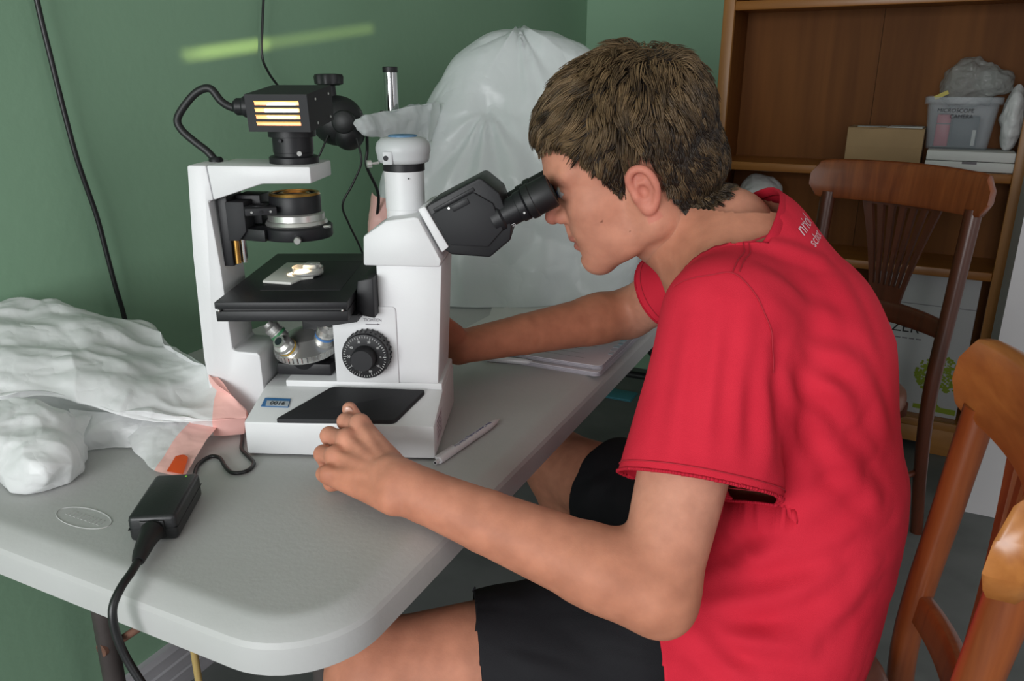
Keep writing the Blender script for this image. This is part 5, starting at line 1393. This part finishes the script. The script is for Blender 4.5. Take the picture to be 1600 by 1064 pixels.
msk = (hmask(L0) > 0) & earless & (L0[:, 0] + L0[:, 2]*0.1 > -0.2)
qk = msk[Q0].all(1); Qc = Q0[qk]
used = np.zeros(len(V0), bool); used[Qc.ravel()] = True; mp_ = np.cumsum(used) - 1
thick = lambda L: np.clip(hmask(L)/0.035, 0, 1)**0.7 * (0.006 + 0.013*np.clip((L[:, 2] - 0.05)/0.09, 0, 1))
Pc = V0[used] + N0[used]*(0.72*thick(L0[used]) + 0.0004 + 0.0015*vnoise(V0[used], 60, 2))[:, None]
hair_cap = pymesh('hair', Pc - PR, mp_[Qc], 'hair_under', PERSON, 180)
rng = np.random.RandomState(11)
cen = V0[Q0].mean(1); Lc = (cen - HO) @ H3.T; Nc = N0[Q0[:, 0]]
ok = np.where((hmask(Lc) > 0.0015) & earless[Q0[:, 0]])[0]
EC = np.array([-0.012, 0, 0.078]); ERr = np.array([0.108, 0.075, 0.092]); CR = np.array([-0.085, 0.012, 0.160])
def paths(ids, nseg):
    n = len(ids); p = Lc[ids].copy(); nn = Nc[ids] @ H3.T
    top = np.clip((p[:, 2] - 0.05)/0.09, 0, 1); front = np.clip((p[:, 0] - 0.0)/0.10, 0, 1)*top
    ln = 0.020 + 0.022*top + 0.014*front; ln *= rng.uniform(0.7, 1.15, n)
    nape = np.clip((-p[:, 2] + 0.01)/0.05, 0, 1); ln *= 1 - 0.3*nape
    ln *= np.where(p[:, 0] > 0.02, np.clip(hmask(p)/0.045, 0.28, 1), 1.0)
    cl = np.stack([vnoise(p, 48, s_) for s_ in (21, 22, 23)], 1)*0.75 + np.stack([vnoise(p, 190, s_) for s_ in (24, 25, 26)], 1)*0.3
    lift = thick(p)*rng.uniform(0.8, 1.25, n) + 0.0022
    pts = [p - nn*0.002]; q = p.copy(); lw = np.clip((0.045 - p[:, 2])/0.04, 0, 1)[:, None]
    for k in range(1, nseg + 1):
        e = (q - EC)/ERr**2; e /= np.linalg.norm(e, axis=1)[:, None]
        e = e*(1 - lw) + nn*lw; e /= np.linalg.norm(e, axis=1)[:, None]
        d = q - CR; d[:, 0] *= 0.9
        d[:, 2] -= 0.05*(1 - top)
        d[:, 0] -= 0.030*(1 - top)*(p[:, 0] < 0.02)
        d -= e*(d*e).sum(1)[:, None]; d /= np.linalg.norm(d, axis=1)[:, None] + 1e-9
        d = d + cl*(0.5 + 0.5*k/nseg); d -= 0.85*e*(d*e).sum(1)[:, None]; d /= np.linalg.norm(d, axis=1)[:, None] + 1e-9
        q = q + d*(ln/nseg)[:, None]
        t = k/nseg; h_ = lift*np.sin(min(1.0, t*1.6)*math.pi/2)*(1.0 + 0.25*t*top)
        pts.append(q + nn*h_[:, None]*(1 - 0.25*t*front)[:, None])
    return p, nn, top, np.stack(pts, 1)
def strands(ids, nseg=6, rad=0.00050):
    n = len(ids); p, nn, top, Pt = paths(ids, nseg)
    lk = rng.choice(ok, 1300); lp, ln_, lt, LPt = paths(lk, nseg)
    near = np.concatenate([((p[i:i+1000, None, :] - lp[None])**2).sum(2).argmin(1) for i in range(0, n, 1000)])
    w = np.linspace(0, 1, nseg + 1)**1.2*0.72
    Pt = Pt*(1 - w)[None, :, None] + (LPt[near] + (p - lp[near])[:, None, :]*0.45)*w[None, :, None]
    m_ = nseg + 1
    tg = np.gradient(Pt, axis=1); tg /= np.linalg.norm(tg, axis=2)[:, :, None] + 1e-9
    up = np.broadcast_to(nn[:, None, :], tg.shape); sd = np.cross(tg, up); sd /= np.linalg.norm(sd, axis=2)[:, :, None] + 1e-9; up = np.cross(sd, tg)
    rr = rad*rng.uniform(0.7, 1.5, n)[:, None]*np.array([1.0]*(m_ - 2) + [0.75, 0.12])[None, :]
    vs_ = [Pt + (sd*math.cos(a) + up*math.sin(a))*rr[:, :, None] for a in (0.5, 0.5 + 2.094, 0.5 + 4.189)]
    V = np.stack(vs_, 2).reshape(-1, 3)
    i = np.arange(n)[:, None, None]*m_*3; k = np.arange(nseg)[None, :, None]*3; s_ = np.arange(3)[None, None, :]; s2 = (s_ + 1) % 3
    F = np.stack([i + k + s_, i + k + s2, i + k + 3 + s2, i + k + 3 + s_], -1).reshape(-1, 4)
    W_ = HO + V @ H3
    dark = np.array(lin('#261c15')); light = np.array(lin('#8a7050'))
    lr = rng.normal(0, 0.16, len(lk))
    w = np.clip(0.14 + 0.40*top + 0.2*vnoise(p, 55, 31) + lr[near] + rng.normal(0, 0.08, n), 0, 1)  # paler top strands: sun-bleached, and partly light put into the colour
    c = dark*(1 - w[:, None]) + light*w[:, None]
    return W_, F, np.repeat(c, m_*3, 0)
ids = rng.choice(ok, 20000); Wv, F, Cc = strands(ids)
st_ = pymesh('hair_strands', Wv - PR, F, 'hair', hair_cap, 180); tag(st_, kind='stuff')
ca = st_.data.color_attributes.new('tint', 'FLOAT_COLOR', 'POINT')
ca.data.foreach_set('color', np.concatenate([Cc, np.ones((len(Cc), 1))], 1).astype(np.float32).ravel())
# eyebrows
b = B()
for s in (-1, 1):
    for k in range(90):
        u_ = rng.uniform(0, 1); l_ = 0.012 + 0.036*u_; f_ = 0.1085 - 0.030*u_**1.6; h_ = 0.0715 + 0.004*math.sin(u_*2.4) + rng.uniform(-0.003, 0.003)
        p0 = hp(f_, s*l_, h_); p1 = hp(f_ - 0.003, s*(l_ + 0.006), h_ + 0.002)
        b.tube([Vector(p0 - PR), Vector(p1 - PR)], 0.0004, 3, 0, rads=(0.0006, 0.0002))
b.obj('eyebrows', 'hair_under', PERSON, 180)
# ---------------------------------------------------------------- thin plastic bags
def film(name, col, thin=0.35, rough=0.32, bump=0.5, col2=None, scale=38, clear=0.0):
    m = bpy.data.materials.new(name); m.use_nodes = True; nt = m.node_tree; N = nt.nodes; L = nt.links
    b_ = N['Principled BSDF']; out = N['Material Output']
    c = lin(col); b_.inputs['Base Color'].default_value = (*c, 1); b_.inputs['Roughness'].default_value = rough
    tc = N.new('ShaderNodeTexCoord')
    vo = N.new('ShaderNodeTexNoise'); vo.inputs['Scale'].default_value = scale*0.55; vo.inputs['Detail'].default_value = 2
    nz = N.new('ShaderNodeTexNoise'); nz.inputs['Scale'].default_value = scale*0.5; nz.inputs['Detail'].default_value = 5
    wv = N.new('ShaderNodeVectorMath'); wv.operation = 'MULTIPLY_ADD'; wv.inputs[1].default_value = (0.03, 0.03, 0.03)
    L.new(tc.outputs['Object'], nz.inputs['Vector']); L.new(nz.outputs['Color'], wv.inputs[0]); L.new(tc.outputs['Object'], wv.inputs[2]); L.new(wv.outputs[0], vo.inputs['Vector'])
    sb = N.new('ShaderNodeMath'); sb.operation = 'SUBTRACT'; L.new(vo.outputs['Fac'], sb.inputs[0]); sb.inputs[1].default_value = 0.5
    ad = N.new('ShaderNodeMath'); ad.operation = 'ABSOLUTE'; L.new(sb.outputs[0], ad.inputs[0])
    bp = N.new('ShaderNodeBump'); bp.inputs['Strength'].default_value = bump; bp.inputs['Distance'].default_value = 0.010
    L.new(ad.outputs[0], bp.inputs['Height']); L.new(bp.outputs[0], b_.inputs['Normal'])
    tr = N.new('ShaderNodeBsdfTranslucent'); tr.inputs[0].default_value = (*c, 1); L.new(bp.outputs[0], tr.inputs['Normal'])
    mx = N.new('ShaderNodeMixShader'); mx.inputs[0].default_value = thin
    L.new(b_.outputs[0], mx.inputs[1]); L.new(tr.outputs[0], mx.inputs[2])
    last = mx
    if clear:
        tp = N.new('ShaderNodeBsdfTransparent'); m2 = N.new('ShaderNodeMixShader'); m2.inputs[0].default_value = clear
        L.new(mx.outputs[0], m2.inputs[1]); L.new(tp.outputs[0], m2.inputs[2]); last = m2
    L.new(last.outputs[0], out.inputs[0])
    MATS[name] = m; return m
film('white_film', '#ecedee', 0.30, 0.35, 0.5)
film('cover_film', '#eaeff0', 0.35, 0.28, 0.5, scale=26)
film('pink_film', '#ffc9c1', 0.2, 0.4, 0.25)
film('orange_film', '#e0561f', 0.2, 0.4, 0.1)
film('clear_film', '#c2c4c2', 0.3, 0.15, 1.0, scale=70, clear=0.5)

def catm1(A, t):
    """Catmull-Rom along axis 0 of A at parameters t in [0, n-1]"""
    n = len(A); i = np.clip(np.floor(t).astype(int), 0, n-2); f = (t - i)[:, None]
    f = f.reshape((-1,) + (1,)*(A.ndim - 1))
    g = lambda k: A[np.clip(k, 0, n-1)]
    a, b, c, d = g(i-1), g(i), g(i+1), g(i+2)
    return 0.5*((2*b) + (c - a)*f + (2*a - 5*b + 4*c - d)*f*f + (3*b - a - 3*c + d)*f**3)
def patch(rows, nu, nv):
    A = np.array(rows, float)                       # v, u, 3
    A = catm1(A, np.linspace(0, A.shape[0]-1, nv))
    A = catm1(A.transpose(1, 0, 2), np.linspace(0, A.shape[1]-1, nu)).transpose(1, 0, 2)
    return A
def grid_quads(nv, nu, wrap=False):
    I = np.arange(nv*nu).reshape(nv, nu)
    if wrap: I = np.concatenate([I, I[:, :1]], 1)
    return np.stack([I[:-1, :-1], I[:-1, 1:], I[1:, 1:], I[1:, :-1]], -1).reshape(-1, 4)
def rough_patch(A, amp, f, seed, floor=None, pin=None, aniso=(1, 1, 1)):
    nv, nu = A.shape[:2]; Q = grid_quads(nv, nu); P = A.reshape(-1, 3); N_ = vnormals(P, Q)
    d = amp*creases(P, f, seed, aniso) + 0.17*amp*creases(P, f*2.9, seed + 11, aniso)
    if pin is not None: d = d*pin.reshape(-1)
    P = P + N_*d[:, None]
    n_ = P[:, 0]*WN.x + P[:, 1]*WN.y; push = np.clip(-1.228 - n_, 0, None)
    P[:, 0] += push*WN.x; P[:, 1] += push*WN.y
    if floor is not None: P[:, 2] = np.maximum(P[:, 2], floor)
    return P.reshape(A.shape)
def film_obj(name, A, m_, parent, org, u0=0, u1=None):
    S = A[:, u0:u1]; nv, nu = S.shape[:2]
    o = pymesh(name, S.reshape(-1, 3) - org, grid_quads(nv, nu), m_, parent, 180)
    return o

# --- drawstring bag lying at the left
LB = np.array([-0.60, 1.02, 0.741])
BAG = thing('drawstring_bag', 'crumpled white plastic bag with pink drawstring hem at left', 'plastic bag', LB)
RB = [(-0.811, 1.111, 0.9), (-0.783, 1.161, 0.91), (-0.738, 1.184, 0.905), (-0.68, 1.182, 0.895), (-0.622, 1.18, 0.875), (-0.57, 1.194, 0.855), (-0.474, 1.096, 0.835), (-0.406, 1.02, 0.819), (-0.369, 1.005, 0.782)]
RC = [(-0.746, 0.999, 0.86), (-0.707, 1.024, 0.87), (-0.663, 1.038, 0.865), (-0.61, 1.039, 0.86), (-0.572, 1.068, 0.85), (-0.526, 1.083, 0.83), (-0.456, 1.042, 0.808), (-0.403, 1.004, 0.80), (-0.367, 0.995, 0.781)]
RD = [(-0.721, 0.95, 0.82), (-0.675, 0.956, 0.82), (-0.633, 0.972, 0.82), (-0.585, 0.973, 0.81), (-0.53, 0.964, 0.8), (-0.483, 0.97, 0.79), (-0.434, 0.976, 0.783), (-0.395, 0.975, 0.781), (-0.366, 0.99, 0.776)]
kk = [max(0.06, 1 - 0.15*i) for i in range(9)]
RA = [(x - 0.01*kk[i], y + 0.075*kk[i], 0.744 + 0.45*(z - 0.744)) for i, (x, y, z) in enumerate(RB)]
RA0 = [(x, y + 0.02*kk[i], 0.744) for i, (x, y, z) in enumerate(RA)]
RE = [(x - 0.004, y + 0.03*max(kk[i], 0.2), max(0.744, z - (0.018 if i < 7 else 0.006))) for i, (x, y, z) in enumerate(RD)]
RF = [(x - 0.01, y + 0.07*max(kk[i], 0.2), 0.745) for i, (x, y, z) in enumerate(RD)]
A = patch([RA0, RA, RB, RC, RD, RE, RF], 240, 200)
pin = np.ones(A.shape[:2]); pin *= np.clip((1.03 - np.linspace(0, 1, 240))/0.35, 0.12, 1)[None, :]
A = rough_patch(A, 0.023, 5.2, 3, 0.7425, pin, (0.75, 1.1, 1.2))
film_obj('bag_film', A, 'white_film', BAG, LB, 0, 200)
film_obj('pink_hem', A, 'pink_film', BAG, LB, 199, None)
E1 = [(-0.696, 0.93, 0.815), (-0.652, 0.94, 0.82), (-0.61, 0.95, 0.815), (-0.582, 0.957, 0.805), (-0.567, 0.98, 0.79)]
E2 = [(-0.671, 0.867, 0.8), (-0.628, 0.874, 0.805), (-0.582, 0.876, 0.8), (-0.555, 0.888, 0.79), (-0.553, 0.929, 0.77)]
E3 = [(-0.688, 0.883, 0.77), (-0.633, 0.873, 0.775), (-0.571, 0.835, 0.775), (-0.551, 0.876, 0.765), (-0.56, 0.94, 0.755)]
E4 = [(-0.713, 0.911, 0.744), (-0.655, 0.897, 0.744), (-0.593, 0.854, 0.744), (-0.557, 0.885, 0.744), (-0.57, 0.959, 0.744)]
E5 = [(x - 0.02, y + 0.06, 0.7435) for x, y, z in E4]
ext = lambda R_: [(R_[0][0] - 0.12, R_[0][1] + 0.06, R_[0][2])] + R_
A = rough_patch(patch([ext(E1), ext(E2), ext(E3), ext(E4), ext(E5)], 140, 120), 0.017, 8, 12, 0.7425)
film_obj('bag_film', A, 'white_film', BAG, LB)
G1 = [(-0.605, 0.987, 0.79), (-0.553, 0.988, 0.785), (-0.505, 0.99, 0.78)]; G2 = [(-0.590, 0.962, 0.767), (-0.544, 0.966, 0.770), (-0.500, 0.972, 0.765)]; G3 = [(-0.590, 0.955, 0.743), (-0.55, 0.962, 0.743), (-0.51, 0.968, 0.743)]
A = rough_patch(patch([G1, G2, G3], 60, 40), 0.006, 16, 5, 0.7425)
film_obj('bag_film', A, 'white_film', BAG, LB)
K1 = [(-0.527, 0.992, 0.778), (-0.482, 0.994, 0.776), (-0.445, 1.0, 0.770), (-0.407, 1.008, 0.764)]
K2 = [(-0.523, 0.970, 0.758), (-0.482, 0.959, 0.764), (-0.454, 0.956, 0.760), (-0.412, 0.948, 0.756)]
K3 = [(-0.505, 0.947, 0.7455), (-0.481, 0.922, 0.747), (-0.456, 0.894, 0.7465), (-0.411, 0.877, 0.7465)]
A = rough_patch(patch([K1, K2, K3], 60, 60), 0.003, 14, 6, 0.7428)
film_obj('bag_film', A, 'white_film', BAG, LB, 0, 41)
film_obj('pink_hem', A, 'pink_film', BAG, LB, 40, None)
b = B(); G = []
for i in range(7):
    r_ = []
    for j in range(9):
        a = j/8; t = i/6
        p0 = Vector((-0.437, 0.918, 0.7545)).lerp(Vector((-0.419, 0.914, 0.7545)), a); p1 = Vector((-0.437, 0.888, 0.7485)).lerp(Vector((-0.413, 0.880, 0.7485)), a)
        p = p0.lerp(p1, t); p.x -= 0.010*(1 - t)*0 ; p.y -= 0.006*math.sin(a*math.pi)*(0 if t > 0.1 else -1); r_.append(p - Vector(LB))
    G.append(r_)
b.grid(G); b.obj('drawstring', 'orange_film', BAG, 180)

# --- white cover over the stand behind
CB = np.array([0.03, 1.86, 0.741])
COV = thing('plastic_cover', 'tall translucent white plastic bag covering the stand behind the microscope', 'plastic bag', CB)
prof = [  # z, xl, xr, yf, yb
    (0.7435, -0.27, 0.27, 1.66, 2.08), (0.80, -0.275, 0.29, 1.665, 2.09), (0.90, -0.285, 0.31, 1.68, 2.08), (1.00, -0.27, 0.32, 1.695, 2.06), (1.08, -0.235, 0.31, 1.71, 2.04),
    (1.15, -0.200, 0.275, 1.73, 2.02), (1.21, -0.165, 0.245, 1.75, 2.00), (1.26, -0.135, 0.205, 1.77, 1.98), (1.295, -0.085, 0.145, 1.79, 1.96), (1.315, -0.045, 0.075, 1.82, 1.93), (1.323, 0.0, 0.03, 1.86, 1.89)]
Pf = catm1(np.array(prof), np.linspace(0, len(prof)-1, 150)); nth = 260
T_ = np.linspace(0, 2*np.pi, nth, endpoint=False); ct, st2 = np.cos(T_), np.sin(T_)
e_ = 0.82; cx_ = np.sign(ct)*np.abs(ct)**e_; sy_ = np.sign(st2)*np.abs(st2)**e_
xc = (Pf[:, 1] + Pf[:, 2])/2; xr_ = (Pf[:, 2] - Pf[:, 1])/2; yc_ = (Pf[:, 3] + Pf[:, 4])/2; yr_ = (Pf[:, 4] - Pf[:, 3])/2
A = np.stack([xc[:, None] + xr_[:, None]*cx_[None], yc_[:, None] + yr_[:, None]*sy_[None], np.repeat(Pf[:, :1], nth, 1)], -1)
P = A.reshape(-1, 3); Q = grid_quads(150, nth, True); N_ = vnormals(P, Q)
if (N_[:, 2].mean()) < 0: N_ = -N_
G0 = np.array([-0.055, 1.74, 1.165])
v = P - G0; ang = np.arctan2(v[:, 0], -v[:, 2]); rad_ = np.linalg.norm(v[:, [0, 2]], axis=1)
tri = lambda x: np.abs(x - np.floor(x) - 0.5)*4 - 1
down = np.clip(1.15 - np.abs(ang)/1.25, 0, 1)
pleat = tri(ang*1.9 + 0.9*vnoise(np.stack([ang*1.3, 0*ang, 0*ang], 1), 1.0, 4))*np.clip(rad_/0.06, 0, 1)*np.exp(-(rad_/0.22)**2)*(P[:, 1] < 1.86)*down
T0 = np.array([0.013, 1.86, 1.33]); v2 = P - T0; an2 = np.arctan2(v2[:, 0], -v2[:, 2]); r2_ = np.linalg.norm(v2, axis=1)
spoke = tri(an2*1.5 + 0.7*vnoise(np.stack([an2*1.7, 0*an2, 0*an2], 1), 1.0, 14))*np.clip(r2_/0.05, 0, 1)*np.exp(-(r2_/0.2)**2)
low = np.clip((1.28 - P[:, 2])/0.25, 0, 1)
D = 0.013*pleat + 0.007*spoke + 0.034*creases(P, 3.0, 21, (1, 1, 0.55))*(0.35 + 0.65*low) + 0.010*creases(P, 7.5, 33, (1, 1, 0.6))*(0.4 + 0.6*low) - 0.012*np.exp(-(rad_/0.03)**2)
P = P + N_*D[:, None]; P[:, 2] = np.maximum(P[:, 2], 0.7425)
pymesh('cover_film', P - CB, Q, 'cover_film', COV, 180)
# loose corner of the cover that reaches over the clamp
tail = [[(-0.17, 1.74, 1.170), (-0.225, 1.66, 1.162), (-0.27, 1.595, 1.155), (-0.300, 1.555, 1.142)],
        [(-0.175, 1.735, 1.135), (-0.225, 1.645, 1.135), (-0.27, 1.58, 1.138), (-0.302, 1.545, 1.138)],
        [(-0.18, 1.735, 1.095), (-0.225, 1.655, 1.100), (-0.265, 1.585, 1.112), (-0.297, 1.55, 1.130)],
        [(-0.16, 1.765, 1.100), (-0.215, 1.685, 1.110), (-0.26, 1.61, 1.12), (-0.294, 1.565, 1.132)],
        [(-0.155, 1.77, 1.165), (-0.215, 1.69, 1.155), (-0.265, 1.615, 1.148), (-0.297, 1.563, 1.140)],
        [(-0.17, 1.74, 1.170), (-0.225, 1.66, 1.162), (-0.27, 1.595, 1.155), (-0.300, 1.555, 1.142)]]
A = rough_patch(patch(tail, 60, 70), 0.008, 13, 9)
film_obj('cover_corner', A, 'cover_film', COV, CB)
A = rough_patch(patch([[(-0.30, 1.69, 0.99), (-0.285, 1.655, 0.985), (-0.25, 1.65, 0.98)], [(-0.305, 1.68, 0.95), (-0.295, 1.64, 0.945), (-0.26, 1.635, 0.94)], [(-0.31, 1.68, 0.91), (-0.30, 1.64, 0.905), (-0.265, 1.635, 0.90)]], 20, 20), 0.002, 30, 4)
film_obj('pink_hem', A, 'pink_film', COV, CB)

# --- small bags in and by the bookcase
def blob_bag(name, label, m_, c, r, amp, f, seed, nth=90, nz=60, flat=True):
    c = np.array(c, float); t = thing(name, label, 'plastic bag', Vector(c))
    th = np.linspace(0, 2*np.pi, nth, endpoint=False); ph = np.linspace(0.02, math.pi - 0.02, nz)
    A = np.stack([np.sin(ph)[:, None]*np.cos(th)[None]*r[0], np.sin(ph)[:, None]*np.sin(th)[None]*r[1], -np.cos(ph)[:, None]*r[2] + 0*th[None] + r[2]*0.95], -1)
    P = A.reshape(-1, 3); Q = grid_quads(nz, nth, True); N_ = P - [0, 0, r[2]*0.95]; N_ /= np.linalg.norm(N_, axis=1)[:, None]
    P = P + N_*(1.5*amp*creases(P + seed, f*0.8, seed))[:, None]
    if flat: P[:, 2] = np.maximum(P[:, 2], 0.001)
    ca_, sa_ = math.cos(-BA), math.sin(-BA); R2 = np.array([[ca_, -sa_, 0], [sa_, ca_, 0], [0, 0, 1]])
    pymesh('film', P @ R2.T, Q, m_, t, 180); return t
q = MB_ @ Vector((-0.175, 0.125, 1.135)); t = blob_bag('clear_bag', 'crinkled clear plastic bag heaped in the tub', 'clear_film', q, (0.085, 0.055, 0.075), 0.010, 16, 41, flat=False)
q2 = MB_ @ Vector((-0.115, 0.115, 1.165)); blob_bag('clear_bag', 'crumpled clear plastic pouch at the right rim of the tub', 'clear_film', q2, (0.052, 0.05, 0.042), 0.008, 20, 47, flat=False)
b = B(); b.box((-0.070, -0.056, 0.060), (-0.030, -0.0545, 0.072), M=rz(-BA) @ Matrix.Rotation(math.radians(-28), 4, 'Y')); b.obj('paper_insert', 'yellow_print', t, 0)
q = MB_ @ Vector((-0.047, 0.105, 1.0062))
t = blob_bag('bubble_wrap_roll', 'folded roll of pale bubble wrap beside the clear tub', 'white_film', q, (0.030, 0.06, 0.098), 0.005, 20, 52)
q = MB_ @ Vector((-0.785, 0.10, 0.6425))
blob_bag('carrier_bag', 'white plastic bag on the middle shelf behind his neck', 'white_film', q, (0.085, 0.085, 0.134), 0.008, 11, 61)
